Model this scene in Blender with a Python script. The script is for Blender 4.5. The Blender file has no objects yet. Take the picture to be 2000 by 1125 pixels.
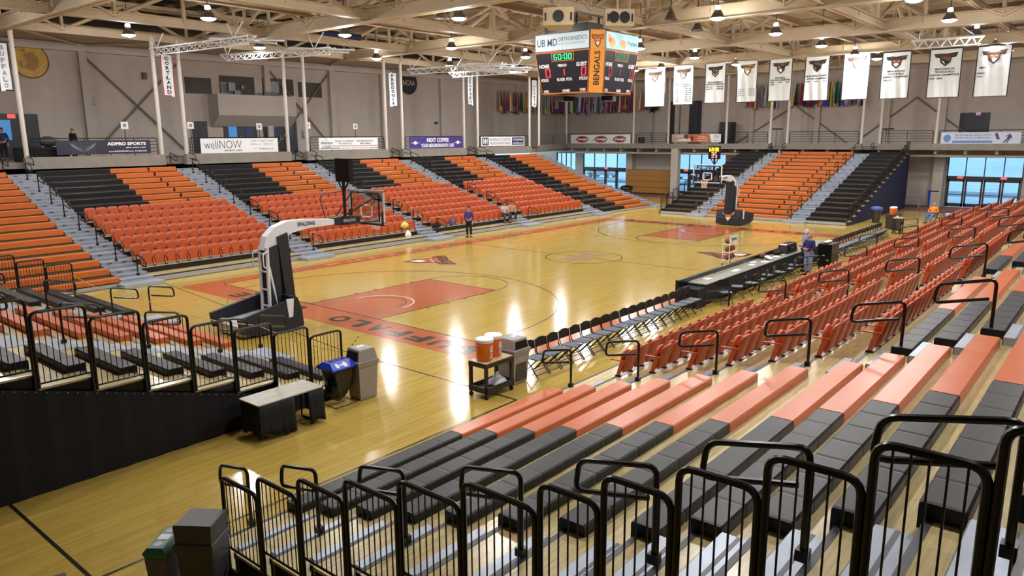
import bpy, bmesh, math, random
from mathutils import Vector, Matrix
SC = bpy.context.scene
COL = SC.collection
random.seed(11)
V = Vector
# ---------------------------------------------------------------- camera
F_PX, CX, CY, CZ, YAW, PITCH, ROLL = 1447.895, -29.297, -19.996, 5.720, 0.69694, -0.20146, -0.00678
def cam_axes():
    cy, sy, cp, sp = math.cos(YAW), math.sin(YAW), math.cos(PITCH), math.sin(PITCH)
    f = V((cy*cp, sy*cp, sp)); r = V((sy, -cy, 0)); u = r.cross(f)
    c, s = math.cos(ROLL), math.sin(ROLL)
    return c*r + s*u, -s*r + c*u, f
R_, U_, F_ = cam_axes()
cam = bpy.data.cameras.new('camera'); camo = bpy.data.objects.new('camera', cam); COL.objects.link(camo)
cam.sensor_width = 36; cam.lens = F_PX/2000*36; cam.clip_end = 400; cam.clip_start = 0.05
camo.matrix_world = Matrix(((R_.x, U_.x, -F_.x, CX), (R_.y, U_.y, -F_.y, CY), (R_.z, U_.z, -F_.z, CZ), (0, 0, 0, 1)))
SC.camera = camo
EYE = V((CX, CY, CZ))
def at(u, v, ax, val):
    """point of the room seen at photo position (u, v) on the plane axis = val"""
    d = F_ + R_*((u-1000)/F_PX) - U_*((v-562.5)/F_PX)
    k = 'xyz'.index(ax); t = (val-EYE[k])/d[k]
    return EYE + d*t
# ---------------------------------------------------------------- materials
def lin(c):
    return tuple((x/255/12.92 if x/255 <= 0.04045 else ((x/255+0.055)/1.055)**2.4) for x in c)
MATS = {}
def mat(name, rgb, rough=0.5, metal=0.0, var=0.06, scale=8.0, bump=0.0, emit=0.0, spec=0.5, coat=0.0, stretch=None, alpha=None):
    if name in MATS: return MATS[name]
    m = bpy.data.materials.new(name); m.use_nodes = True
    nt = m.node_tree; N = nt.nodes; L = nt.links
    b = N['Principled BSDF']; c = lin(rgb)
    b.inputs['Roughness'].default_value = rough; b.inputs['Metallic'].default_value = metal
    b.inputs['Specular IOR Level'].default_value = spec
    b.inputs['Coat Weight'].default_value = coat; b.inputs['Coat Roughness'].default_value = 0.08
    tc = N.new('ShaderNodeTexCoord'); mp = N.new('ShaderNodeMapping')
    if stretch: mp.inputs['Scale'].default_value = stretch
    nz = N.new('ShaderNodeTexNoise'); nz.inputs['Scale'].default_value = scale; nz.inputs['Detail'].default_value = 3
    L.new(tc.outputs['Object'], mp.inputs['Vector']); L.new(mp.outputs['Vector'], nz.inputs['Vector'])
    rp = N.new('ShaderNodeValToRGB')
    rp.color_ramp.elements[0].position = 0.3; rp.color_ramp.elements[1].position = 0.7
    rp.color_ramp.elements[0].color = tuple(x*(1-var) for x in c)+(1,)
    rp.color_ramp.elements[1].color = tuple(min(1, x*(1+var)) for x in c)+(1,)
    L.new(nz.outputs['Fac'], rp.inputs['Fac']); L.new(rp.outputs['Color'], b.inputs['Base Color'])
    if bump:
        bp = N.new('ShaderNodeBump'); bp.inputs['Strength'].default_value = bump; bp.inputs['Distance'].default_value = 0.02
        L.new(nz.outputs['Fac'], bp.inputs['Height']); L.new(bp.outputs['Normal'], b.inputs['Normal'])
    if emit:
        L.new(rp.outputs['Color'], b.inputs['Emission Color']); b.inputs['Emission Strength'].default_value = emit
    MATS[name] = m
    return m
def wood_floor(name, c1, c2, rough, plank=(1.6, 0.057), along='x', noise=0.12, grain=1.0):
    m = bpy.data.materials.new(name); m.use_nodes = True
    nt = m.node_tree; N = nt.nodes; L = nt.links; b = N['Principled BSDF']
    tc = N.new('ShaderNodeTexCoord'); mp = N.new('ShaderNodeMapping')
    if along == 'y': mp.inputs['Rotation'].default_value = (0, 0, math.pi/2)
    L.new(tc.outputs['Object'], mp.inputs['Vector'])
    br = N.new('ShaderNodeTexBrick'); br.inputs['Scale'].default_value = 1
    br.inputs['Brick Width'].default_value = plank[0]; br.inputs['Row Height'].default_value = plank[1]
    br.inputs['Mortar Size'].default_value = 0.0012; br.inputs['Bias'].default_value = 0.0
    a, d = lin(c1), lin(c2)
    br.inputs['Color1'].default_value = a+(1,); br.inputs['Color2'].default_value = d+(1,)
    br.inputs['Mortar'].default_value = tuple(x*0.6 for x in d)+(1,)
    L.new(mp.outputs['Vector'], br.inputs['Vector'])
    sc = N.new('ShaderNodeMapping'); sc.inputs['Scale'].default_value = (0.35*grain, 4.0*grain, 4.0*grain)
    L.new(mp.outputs['Vector'], sc.inputs['Vector'])
    nz = N.new('ShaderNodeTexNoise'); nz.inputs['Scale'].default_value = 2.2; nz.inputs['Detail'].default_value = 4
    L.new(sc.outputs['Vector'], nz.inputs['Vector'])
    hs = N.new('ShaderNodeMix'); hs.data_type = 'RGBA'; hs.blend_type = 'MULTIPLY'
    mr = N.new('ShaderNodeMapRange'); mr.inputs['To Min'].default_value = 1-noise; mr.inputs['To Max'].default_value = 1+noise
    L.new(nz.outputs['Fac'], mr.inputs['Value'])
    hs.inputs[0].default_value = 1.0
    L.new(br.outputs['Color'], hs.inputs[6]); L.new(mr.outputs['Result'], hs.inputs[7]); L.new(hs.outputs[2], b.inputs['Base Color'])
    nz2 = N.new('ShaderNodeTexNoise'); nz2.inputs['Scale'].default_value = 0.6
    L.new(mp.outputs['Vector'], nz2.inputs['Vector'])
    m2 = N.new('ShaderNodeMapRange'); m2.inputs['To Min'].default_value = rough*0.8; m2.inputs['To Max'].default_value = rough*1.25
    L.new(nz2.outputs['Fac'], m2.inputs['Value']); L.new(m2.outputs['Result'], b.inputs['Roughness'])
    bp = N.new('ShaderNodeBump'); bp.inputs['Strength'].default_value = 0.035; bp.inputs['Distance'].default_value = 0.02
    L.new(nz2.outputs['Fac'], bp.inputs['Height']); L.new(bp.outputs['Normal'], b.inputs['Normal'])
    MATS[name] = m
    return m
def glass(name, tint=(200, 225, 235), refl=0.12):
    m = bpy.data.materials.new(name); m.use_nodes = True
    nt = m.node_tree; N = nt.nodes; L = nt.links
    for n in list(N): N.remove(n)
    o = N.new('ShaderNodeOutputMaterial'); mx = N.new('ShaderNodeMixShader')
    t = N.new('ShaderNodeBsdfTransparent'); g = N.new('ShaderNodeBsdfGlossy')
    t.inputs['Color'].default_value = lin(tint)+(1,); g.inputs['Roughness'].default_value = 0.03
    fr = N.new('ShaderNodeLayerWeight'); fr.inputs['Blend'].default_value = 0.25
    mr = N.new('ShaderNodeMapRange'); mr.inputs['To Min'].default_value = refl*0.4; mr.inputs['To Max'].default_value = refl*4
    L.new(fr.outputs['Fresnel'], mr.inputs['Value']); L.new(mr.outputs['Result'], mx.inputs['Fac'])
    L.new(t.outputs[0], mx.inputs[1]); L.new(g.outputs[0], mx.inputs[2]); L.new(mx.outputs[0], o.inputs[0])
    MATS[name] = m
    return m
# ---------------------------------------------------------------- mesh builder
class MB:
    def __init__(s): s.v = []; s.f = []; s.m = []
    def add(s, vs, fs, mi=0):
        k = len(s.v); s.v += [tuple(p) for p in vs]; s.f += [tuple(i+k for i in f) for f in fs]; s.m += [mi]*len(fs); return s
    def box(s, a, b, mi=0, fn=None):
        (x0, y0, z0), (x1, y1, z1) = a, b
        vs = [(x0,y0,z0),(x1,y0,z0),(x1,y1,z0),(x0,y1,z0),(x0,y0,z1),(x1,y0,z1),(x1,y1,z1),(x0,y1,z1)]
        if fn: vs = [fn(*p) for p in vs]
        return s.add(vs, [(0,3,2,1),(4,5,6,7),(0,1,5,4),(1,2,6,5),(2,3,7,6),(3,0,4,7)], mi)
    def rbox(s, c, size, rz=0, mi=0, taper=1.0):
        hx, hy, hz = (k/2 for k in size); ca, sa = math.cos(rz), math.sin(rz); vs = []
        for z, k in ((-hz, 1.0), (hz, taper)):
            for x, y in ((-hx,-hy),(hx,-hy),(hx,hy),(-hx,hy)):
                x, y = x*k, y*k; vs.append((c[0]+x*ca-y*sa, c[1]+x*sa+y*ca, c[2]+z))
        return s.add(vs, [(0,3,2,1),(4,5,6,7),(0,1,5,4),(1,2,6,5),(2,3,7,6),(3,0,4,7)], mi)
    def loft(s, rings, close=True, caps=True, mi=0):
        n = len(rings[0]); vs = [p for r in rings for p in r]; fs = []
        for k in range(len(rings)-1):
            for i in range(n if close else n-1):
                j = (i+1) % n; fs.append((k*n+i, k*n+j, (k+1)*n+j, (k+1)*n+i))
        if caps and close:
            fs.append(tuple(reversed(range(n)))); fs.append(tuple((len(rings)-1)*n+i for i in range(n)))
        return s.add(vs, fs, mi)
    def prism(s, poly, fn, t0, t1, mi=0):
        return s.loft([[fn(a, b, t0) for a, b in poly], [fn(a, b, t1) for a, b in poly]], mi=mi)
    def tube(s, pts, r, n=8, closed=False, mi=0):
        pts = [V(p) for p in pts]; m = len(pts); rings = []; up = None
        for i in range(m):
            a = pts[i-1] if (i > 0 or closed) else pts[i]; b = pts[(i+1) % m] if (i < m-1 or closed) else pts[i]
            t = (b-a).normalized()
            if up is None: up = V((0,0,1)) if abs(t.z) < 0.9 else V((1,0,0))
            x = up - t*up.dot(t)
            if x.length < 1e-4: x = t.orthogonal()
            x.normalize(); y = t.cross(x); up = x
            rr = r[i] if isinstance(r, (list, tuple)) else r
            rings.append([pts[i]+(x*math.cos(2*math.pi*k/n)+y*math.sin(2*math.pi*k/n))*rr for k in range(n)])
        if closed: rings.append(rings[0]); return s.loft(rings, caps=False, mi=mi)
        return s.loft(rings, mi=mi)
    def lathe(s, prof, c=(0,0,0), n=20, mi=0, axis='z'):
        rings = []
        for r, h in prof:
            ring = []
            for k in range(n):
                a = 2*math.pi*k/n; x, y, z = r*math.cos(a), r*math.sin(a), h
                if axis == 'x': x, y, z = h, r*math.cos(a), r*math.sin(a)
                if axis == 'y': x, y, z = r*math.cos(a), h, r*math.sin(a)
                ring.append((c[0]+x, c[1]+y, c[2]+z))
            rings.append(ring)
        return s.loft(rings, mi=mi)
    def ball(s, c, r, n=12, m=8, sq=(1,1,1), mi=0):
        rings = []
        for j in range(1, m):
            t = math.pi*j/m
            rings.append([(c[0]+sq[0]*r*math.sin(t)*math.cos(2*math.pi*k/n), c[1]+sq[1]*r*math.sin(t)*math.sin(2*math.pi*k/n), c[2]-sq[2]*r*math.cos(t)) for k in range(n)])
        return s.loft(rings, mi=mi)
    def quad(s, pts, mi=0): return s.add(pts, [tuple(range(len(pts)))], mi)
    def mesh(s, name, mats, smooth=False):
        me = bpy.data.meshes.new(name); me.from_pydata(s.v, [], s.f); me.update()
        for m in (mats if isinstance(mats, (list, tuple)) else [mats]): me.materials.append(m)
        if any(s.m): me.polygons.foreach_set('material_index', s.m)
        if smooth:
            me.polygons.foreach_set('use_smooth', [True]*len(me.polygons))
            me.set_sharp_from_angle(angle=math.radians(42))
        return me
def link(o, parent=None):
    COL.objects.link(o)
    if parent is not None:
        o.parent = parent; o.matrix_parent_inverse = Matrix.Translation(-parent.location) if parent.parent is None else Matrix.Translation(-V(parent.get('_w', (0,0,0))))
    return o
def obj(name, mb, mats, parent=None, smooth=False):
    """one mesh object; vertices are given in room coordinates"""
    me = mb.mesh(name, mats, smooth) if isinstance(mb, MB) else mb
    o = bpy.data.objects.new(name, me); COL.objects.link(o)
    if parent is not None:
        o.parent = parent
        root = parent
        while root.parent is not None: root = root.parent
        o.matrix_parent_inverse = Matrix.Translation(-root.location) if parent is root and root.type == 'EMPTY' else Matrix.Identity(4)
    return o
def tag(o, label=None, cat=None, group=None, kind=None):
    for k, v in (('label', label), ('category', cat), ('group', group), ('kind', kind)):
        if v: o[k] = v
    return o
def thing(name, label, cat, loc=(0,0,0), group=None):
    o = bpy.data.objects.new(name, None); COL.objects.link(o); o.location = loc; o.empty_display_size = 0.1
    return tag(o, label, cat, group)
def struct(name, mb, mats, parent=None, smooth=False):
    o = obj(name, mb, mats, parent, smooth)
    if parent is None: o['kind'] = 'structure'
    return o
def dup(root, loc=None, rz=None, label=None, group=None, rot=None):
    r = root.copy(); COL.objects.link(r)
    if loc is not None: r.location = loc
    if rz is not None: r.rotation_euler = (0, 0, rz)
    if rot is not None: r.rotation_euler = rot
    if label: r['label'] = label
    if group: r['group'] = group
    for ch in root.children:
        c = ch.copy(); COL.objects.link(c); c.parent = r
        for g in ch.children:
            d = g.copy(); COL.objects.link(d); d.parent = c
    return r
def pmap(o, xd, yd):
    o, xd, yd = V(o), V(xd), V(yd); n = xd.cross(yd).normalized()
    return lambda s, t, k=0.0: o + xd*s + yd*t + n*k
def decal(mb, mp, s0, t0, s1, t1, k=0.004, mi=0): return mb.quad([mp(s0,t0,k), mp(s1,t0,k), mp(s1,t1,k), mp(s0,t1,k)], mi)
def dpoly(mb, mp, pts, k=0.004, mi=0): return mb.quad([mp(s, t, k) for s, t in pts], mi)
_tc = {}
def txt_geo(s, bold=0.0):
    if (s, bold) in _tc: return _tc[(s, bold)]
    cu = bpy.data.curves.new('lettering', 'FONT'); cu.body = s; cu.resolution_u = 3; cu.offset = bold; cu.align_x = 'LEFT'
    o = bpy.data.objects.new('lettering', cu); COL.objects.link(o)
    dg = bpy.context.evaluated_depsgraph_get(); me = bpy.data.meshes.new_from_object(o.evaluated_get(dg))
    vs = [(v.co.x, v.co.y) for v in me.vertices]; fs = [tuple(p.vertices) for p in me.polygons]
    bpy.data.objects.remove(o); bpy.data.curves.remove(cu); bpy.data.meshes.remove(me)
    xs = [v[0] for v in vs] or [0, 1]; ys = [v[1] for v in vs] or [0, 1]
    x0, x1, y0, y1 = min(xs), max(xs), min(ys), max(ys)
    w, h = max(x1-x0, 1e-6), max(y1-y0, 1e-6)
    _tc[(s, bold)] = ([((a-x0)/w, (b-y0)/h) for a, b in vs], fs, w/h)
    return _tc[(s, bold)]
def txt(mb, s, mp, s0, t0, s1, t1, k=0.006, mi=0, bold=0.02, vert=False):
    """lettering stretched into the box (s0,t0)-(s1,t1) of a surface map"""
    if vert:
        n = len(s); h = (t1-t0)/n
        for i, ch in enumerate(s):
            if ch != ' ':
                ww = (s1-s0)*(0.25 if ch in 'I1' else 1); sm = (s0+s1)/2
                txt(mb, ch, mp, sm-ww/2, t1-(i+0.88)*h, sm+ww/2, t1-(i+0.12)*h, k, mi, bold)
        return mb
    vs, fs, _ = txt_geo(s, bold)
    return mb.add([mp(s0+(s1-s0)*a, t0+(t1-t0)*b, k) for a, b in vs], fs, mi)
SEG = {'0':'abcdef','1':'bc','2':'abged','3':'abgcd','4':'fgbc','5':'afgcd','6':'afgedc','7':'abc','8':'abcdefg','9':'abcdfg'}
def seg7(mb, st, mp, s0, t0, s1, t1, k=0.012, mi=0, w=0.16):
    n = sum(0.35 if c == ':' else 1 for c in st); u = (s1-s0)/n; x = s0
    for c in st:
        if c == ':':
            for y in (0.3, 0.68): decal(mb, mp, x+u*0.08, t0+(t1-t0)*(y-0.06), x+u*0.25, t0+(t1-t0)*(y+0.06), k, mi)
            x += u*0.35; continue
        a, b = x+u*0.12, x+u*0.86; tw = (b-a)*w*1.3; th = (t1-t0)*w*0.6; tm = (t0+t1)/2; g = th*0.25
        R = {'a':(a+tw*.5,t1-th,b-tw*.5,t1),'g':(a+tw*.5,tm-th/2,b-tw*.5,tm+th/2),'d':(a+tw*.5,t0,b-tw*.5,t0+th),
             'f':(a,tm+g,a+tw,t1-g),'b':(b-tw,tm+g,b,t1-g),'e':(a,t0+g,a+tw,tm-g),'c':(b-tw,t0+g,b,tm-g)}
        for q in SEG[c]: decal(mb, mp, *R[q], k, mi)
        x += u
    return mb
def arc(cx, cy, r, a0, a1, n=40): return [(cx+r*math.cos(a0+(a1-a0)*i/n), cy+r*math.sin(a0+(a1-a0)*i/n)) for i in range(n+1)]
def strip(mb, mp, pts, w, k=0.004, mi=0):
    L, Rr = [], []
    for i, p in enumerate(pts):
        a = V(pts[max(i-1, 0)]); b = V(pts[min(i+1, len(pts)-1)]); t = (b-a); t = V((t[0], t[1])).normalized(); nn = V((-t[1], t[0]))*w/2
        L.append((p[0]+nn[0], p[1]+nn[1])); Rr.append((p[0]-nn[0], p[1]-nn[1]))
    for i in range(len(pts)-1): dpoly(mb, mp, [Rr[i], Rr[i+1], L[i+1], L[i]], k, mi)
def bend(pts, r=0.08, n=4):
    """round the corners of a polyline"""
    pts = [V(p) for p in pts]; out = [pts[0]]
    for i in range(1, len(pts)-1):
        a, b, c = pts[i-1], pts[i], pts[i+1]; d1, d2 = (a-b), (c-b)
        q = min(r, d1.length*0.49, d2.length*0.49); p0 = b+d1.normalized()*q; p2 = b+d2.normalized()*q
        for j in range(n+1):
            t = j/n; out.append(p0*(1-t)**2 + b*2*t*(1-t) + p2*t*t)
    out.append(pts[-1]); return out
ORD = 'first second third fourth fifth sixth seventh eighth ninth tenth eleventh twelfth thirteenth fourteenth fifteenth sixteenth'.split()
def NTH(n):
    T = 'twentieth thirtieth fortieth fiftieth sixtieth seventieth eightieth'.split(); t = 'twenty thirty forty fifty sixty seventy eighty'.split(); n += 1
    if n <= 16: return ORD[n-1]
    if n < 20: return ('seventeenth','eighteenth','nineteenth')[n-17]
    return T[n//10-2] if n % 10 == 0 else t[n//10-2]+'-'+ORD[n % 10-1]
EXPO = 0.36
# ---------------------------------------------------------------- palette
COURT = wood_floor('court_maple', (192,165,84), (178,149,68), 0.13)
PLY = wood_floor('plywood_deck', (206,188,140), (188,168,118), 0.22, plank=(2.4, 1.2), noise=0.42, grain=3.0)
paint_o = mat('court_orange_paint', (178,96,56), 0.16, var=0.05, scale=2)
paint_k = mat('court_black_paint', (40,34,30), 0.2, var=0.05)
paint_w = mat('court_white_paint', (235,228,215), 0.2, var=0.03)
paint_g = mat('court_grey_paint', (120,112,100), 0.2, var=0.05)
wallm = mat('painted_block_wall', (184,174,166), 0.85, var=0.05, scale=1.2)
wall2 = mat('painted_panel_wall', (186,178,170), 0.85, var=0.04, scale=0.8)
concm = mat('concrete_ledge', (136,132,124), 0.8, var=0.08, scale=2)
ceilm = mat('roof_deck', (104,96,92), 0.9, var=0.06, scale=1)
steelm = mat('cream_painted_steel', (188,170,142), 0.55, var=0.06, scale=1.5)
polem = mat('white_painted_pole', (206,200,192), 0.4, var=0.03)
blackm = mat('black_powder_coat', (12,12,15), 0.28, var=0.1, spec=0.5)
blackf = mat('black_fabric', (14,14,19), 0.9, var=0.2, scale=20)
navyf = mat('navy_skirt_fabric', (22,28,66), 0.85, var=0.15, scale=4)
bench_k = mat('black_bench_plastic', (18,21,30), 0.40, var=0.08, scale=6, spec=.3)
bench_o = mat('orange_bench_plastic', (196,98,50), 0.30, var=0.05, scale=5)
bench_of = mat('bright_orange_bench_plastic', (196,104,46), 0.35, var=0.05, scale=5)
alumf = mat('aluminium_riser', (146,152,164), 0.45, metal=0.15, var=0.07, scale=4)
seat_o = mat('orange_seat_plastic', (186,84,44), 0.34, var=0.05, scale=9)
seat_d = mat('orange_seat_back_plastic', (178,80,42), 0.40, var=0.05, scale=9)
alum = mat('aluminium_step', (162,172,188), 0.35, metal=0.3, var=0.07, scale=4)
alumd = mat('grey_step_trim', (70,74,84), 0.4, metal=0.2, var=0.08)
galv = mat('galvanised_panel', (172,176,182), 0.45, metal=0.25, var=0.06, scale=3)
nosem = mat('dark_nosing', (46,48,58), 0.45, var=0.1)
riserm = mat('dark_riser', (120,108,92), 0.8, var=0.1)
whitem = mat('white_vinyl', (232,236,240), 0.5, var=0.02)
clothw = mat('white_banner_cloth', (224,232,236), 0.75, var=0.03, scale=3, bump=0.25)
inkm = mat('black_ink', (18,20,26), 0.6, var=0.02)
inkg = mat('grey_ink', (140,142,150), 0.6, var=0.02)
redm = mat('dark_red_ink', (150,44,40), 0.5)
navym = mat('navy_ink', (36,38,92), 0.5)
purpm = mat('purple_vinyl', (66,48,128), 0.5)
orangem = mat('logo_orange', (208,120,44), 0.5)
brownm = mat('logo_brown', (120,74,34), 0.55)
goldm = mat('gold_sign', (190,150,40), 0.4, var=0.15, scale=5)
greym = mat('grey_bin_plastic', (150,148,144), 0.45, var=0.04)
greyd = mat('dark_grey_bin_plastic', (58,57,58), 0.45, var=0.06)
bluem = mat('blue_bin_plastic', (30,62,190), 0.35, var=0.05)
greenm = mat('green_bin_plastic', (22,96,78), 0.4, var=0.05)
bagm = mat('black_bin_bag', (14,14,18), 0.22, var=0.2, scale=14, bump=0.9)
clearbag = mat('clear_plastic_bag', (210,214,222), 0.3, var=0.1, scale=14, bump=0.6)
cooler_o = mat('orange_cooler_plastic', (236,118,30), 0.4, var=0.04)
cooler_w = mat('white_cooler_lid', (226,234,246), 0.45, var=0.03)
cartm = mat('dark_cart_plastic', (44,36,38), 0.5, var=0.06)
tablem = mat('speckled_table_top', (186,182,168), 0.35, var=0.12, scale=7)
tan = mat('tan_laminate', (196,182,146), 0.35, var=0.06)
chairm = mat('black_chair_frame', (20,20,24), 0.35, var=0.1)
chairs_ = mat('grey_chair_vinyl', (96,108,120), 0.5, var=0.06)
hoop_w = mat('white_hoop_steel', (214,220,228), 0.35, var=0.03)
hoop_g = mat('grey_hoop_base', (176,182,190), 0.45, var=0.05)
padm = mat('black_padding', (24,27,36), 0.6, var=0.12, scale=6)
rimm = mat('orange_rim', (220,80,36), 0.35)
netm = mat('white_net', (226,226,226), 0.7)
ballm = mat('brown_basketball', (120,58,44), 0.6, var=0.15, scale=30, bump=0.2)
screenk = mat('scoreboard_black', (26,26,38), 0.35, var=0.06)
ledg = mat('green_led', (40,255,120), 0.5, emit=2.2)
ledr = mat('red_led', (255,40,60), 0.5, emit=1.6)
ledy = mat('yellow_led', (255,220,40), 0.5, emit=3.0)
ledp = mat('red_white_led', (255,120,110), 0.5, emit=3.0)
ledd = mat('dim_red_led', (150,30,50), 0.5, emit=0.8)
backlit = mat('backlit_white_sign', (196,214,222), 0.5, emit=0.25)
backblue = mat('backlit_sky_sign', (160,210,226), 0.5, emit=0.35, var=0.2, scale=2)
exitm = mat('red_exit_sign', (220,90,90), 0.5, emit=0.7)
skin = mat('skin', (190,140,116), 0.55, var=0.05)
hairm = mat('dark_hair', (46,36,30), 0.8, var=0.2, scale=40)
hairg = mat('grey_hair', (140,134,128), 0.8, var=0.2, scale=40)
shoem = mat('black_shoe', (22,22,24), 0.5)
paper = mat('white_paper', (232,236,240), 0.6, var=0.02)
brownwood = mat('varnished_bleacher_wood', (168,120,60), 0.4, var=0.15, scale=2, stretch=(1,1,8))
speckm = mat('cream_speaker', (196,178,146), 0.5)
darkdoor = mat('dark_door', (26,26,40), 0.4, var=0.05)
bronze = mat('bronze_door_frame', (58,52,52), 0.4, var=0.05)
lampm = mat('lamp_reflector', (120,112,104), 0.3, metal=0.6)
lampe = mat('lamp_glow', (255,252,246), 0.5, var=0.0, emit=30.0)
ropem = mat('yellow_rope', (226,206,110), 0.6)
rubber = mat('black_rubber', (18,18,18), 0.7)
GL = glass('window_glass', (225,238,244), 0.10)
GLB = glass('backboard_glass', (236,240,242), 0.06)
snow = mat('pale_asphalt', (196,206,214), 0.8, var=0.12, scale=0.3)
lotm = mat('wet_asphalt', (120,136,150), 0.6, var=0.2, scale=0.2)
carw = mat('white_car_paint', (225,228,230), 0.3)
cars_ = mat('silver_car_paint', (140,150,160), 0.3)
conifer = mat('distant_conifer', (50,66,76), 0.9, var=0.2)
carpet = mat('brown_lobby_carpet', (128,84,74), 0.9, var=0.12, scale=6)
# ---------------------------------------------------------------- floor and markings
FX0, FX1, FY0, FY1 = -44.0, 40.0, -32.0, 36.0
floor = struct('floor', MB().box((FX0,FY0,-0.3),(FX1,FY1,0.0)), COURT)
FM = pmap((0,0,0),(1,0,0),(0,1,0))
HX, HY, LW, FL = 14.325, 7.62, 1.83, 5.79
m = MB()
for s in (-1, 1):
    dpoly(m, FM, [(s*HX,-HY-.85),(s*(HX+1.38),-HY-.85),(s*(HX+1.38),HY+.85),(s*HX,HY+.85)][::s], .002)
    dpoly(m, FM, [(-HX,s*HY),(HX,s*HY),(HX,s*(HY+.85)),(-HX,s*(HY+.85))][::s], .002)
    dpoly(m, FM, [(s*HX,-LW),(s*(HX-FL),-LW),(s*(HX-FL),LW),(s*HX,LW)][::-s], .002)
o = obj('painted_border', m, paint_o, floor); o['label'] = 'orange painted court border and keys'
m = MB(); W5 = .05
R3 = 6.325
for s in (-1, 1):
    strip(m, FM, [(s*HX,-HY),(s*HX,HY)], W5, .004); strip(m, FM, [(-HX,s*HY),(HX,s*HY)], W5, .004)
    for t in (-1, 1):
        strip(m, FM, [(s*HX,t*LW),(s*(HX-FL),t*LW)], W5, .004)
        for q in (2.1, 3.05, 3.95, 4.9): strip(m, FM, [(s*(HX-q),t*LW),(s*(HX-q),t*(LW+.2))], W5, .004)
    strip(m, FM, [(s*(HX-FL),-LW),(s*(HX-FL),LW)], W5, .004)
    strip(m, FM, arc(s*(HX-FL),0,LW,-math.pi/2+(0 if s<0 else math.pi),math.pi/2+(0 if s<0 else math.pi)), W5, .004)
    c = s*(HX-1.6); a0 = 0 if s < 0 else math.pi
    strip(m, FM, [(s*HX,-R3)]+arc(c,0,R3,a0-math.pi/2,a0+math.pi/2,70)+[(s*HX,R3)] if s < 0 else [(s*HX,R3)]+arc(c,0,R3,a0-math.pi/2,a0+math.pi/2,70)+[(s*HX,-R3)], W5, .0045)
    strip(m, FM, arc(c,0,.95,a0-math.pi/2,a0+math.pi/2,30), W5*.8, .0045)
strip(m, FM, [(0,-HY),(0,HY)], W5, .004); strip(m, FM, arc(0,0,1.83,0,2*math.pi,60), W5, .0045)
for a, b, w in (((-26.08,-10.05),(-26.08,4),.05),((-26.08,-10.05),(-17.28,-10.05),.05),((-17.28,-10.05),(-17.28,-4),.05),((-17.28,-4),(-16.2,5.5),.03),((-16.2,5.5),(-15.6,11),.03)):
    strip(m, FM, [a, b], w, .004)
for k in range(4): strip(m, FM, [(-17.1+.3*k,-3.9+.25*k),(-16.95+.3*k,-3.78+.25*k)], .03, .004)
obj('court_lines', m, paint_k, floor)
m = MB()
for s in (-1, 1):
    a0 = 0 if s < 0 else math.pi
    strip(m, FM, arc(s*(HX-1.6),0,1.22,a0-math.pi/2,a0+math.pi/2,30), .05, .005)
o = obj('restricted_arcs', m, paint_w, floor); o['label'] = 'white arcs under the baskets'
m = MB()
BL = pmap((-HX,0,0),(0,1,0),(-1,0,0))
for st, y0, y1 in (('BUFFALO', -6.9, -0.35), ('STATE', 1.2, 5.6)):
    n = len(st); w = (y1-y0)/n
    for i, ch in enumerate(st): txt(m, ch, BL, y0+i*w+.12*w, .38, y0+(i+.86)*w, 1.08, .005, bold=.045)
BR = pmap((HX,0,0),(0,-1,0),(1,0,0))
for st, y0, y1 in (('BUFFALO', -6.9, -0.35), ('STATE', 1.2, 5.6)):
    n = len(st); w = (y1-y0)/n
    for i, ch in enumerate(st): txt(m, ch, BR, y0+i*w+.12*w, .38, y0+(i+.86)*w, 1.08, .005, bold=.045)
SL = pmap((0,HY,0),(-1,0,0),(0,-1,0))
o = obj('baseline_lettering', m, paint_k, floor)
m = MB(); SLF = pmap((0,HY,0),(1,0,0),(0,1,0)); SLN = pmap((0,-HY,0),(-1,0,0),(0,-1,0))
for mp in (SLF, SLN):
    n = 15
    for i, ch in enumerate('BUFFALO STATE B'): 
        if ch != ' ': txt(m, ch, mp, -9+i*1.2, .22, -9+i*1.2+.75, .66, .005, bold=.04)
o = obj('sideline_lettering', m, mat('faded_orange_paint', (214,130,96), .18), floor); o['label'] = 'pale lettering in the orange sideline'
def emblem(mp, s=1.0, k=.005):
    """striped big-cat head badge: black outline, orange face, pale muzzle, stripes"""
    a = MB(); b = MB(); c = MB()
    P = lambda pts: [(x*s, y*s) for x, y in pts]
    dpoly(a, mp, P([(-1,.62),(-.86,.18),(-.5,.1),(-.42,-.5),(0,-1),(.42,-.5),(.5,.1),(.86,.16),(1,.74),(.4,.66),(0,.6),(-.4,.66)]), k)
    dpoly(b, mp, P([(-.9,.55),(-.78,.24),(-.44,.18),(-.34,-.4),(0,-.8),(.34,-.4),(.44,.18),(.78,.22),(.9,.62),(.4,.56),(0,.5),(-.4,.56)]), k+.002)
    dpoly(c, mp, P([(-.26,-.42),(0,-.78),(.26,-.42),(.12,-.22),(-.12,-.22)]), k+.004)
    for x in (-1, 1):
        dpoly(c, mp, P([(x*.3,.02),(x*.12,-.06),(x*.16,.1)][::x]), k+.004)
        for j in range(3): dpoly(a, mp, P([(x*(.32-.06*j),.34-.18*j),(x*(.52-.08*j),.3-.18*j),(x*(.34-.06*j),.28-.18*j)][::x]), k+.004)
        dpoly(a, mp, P([(x*.06,.46),(x*.1,.2),(x*.14,.46)][::x]), k+.004)
    return a, b, c
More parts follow.
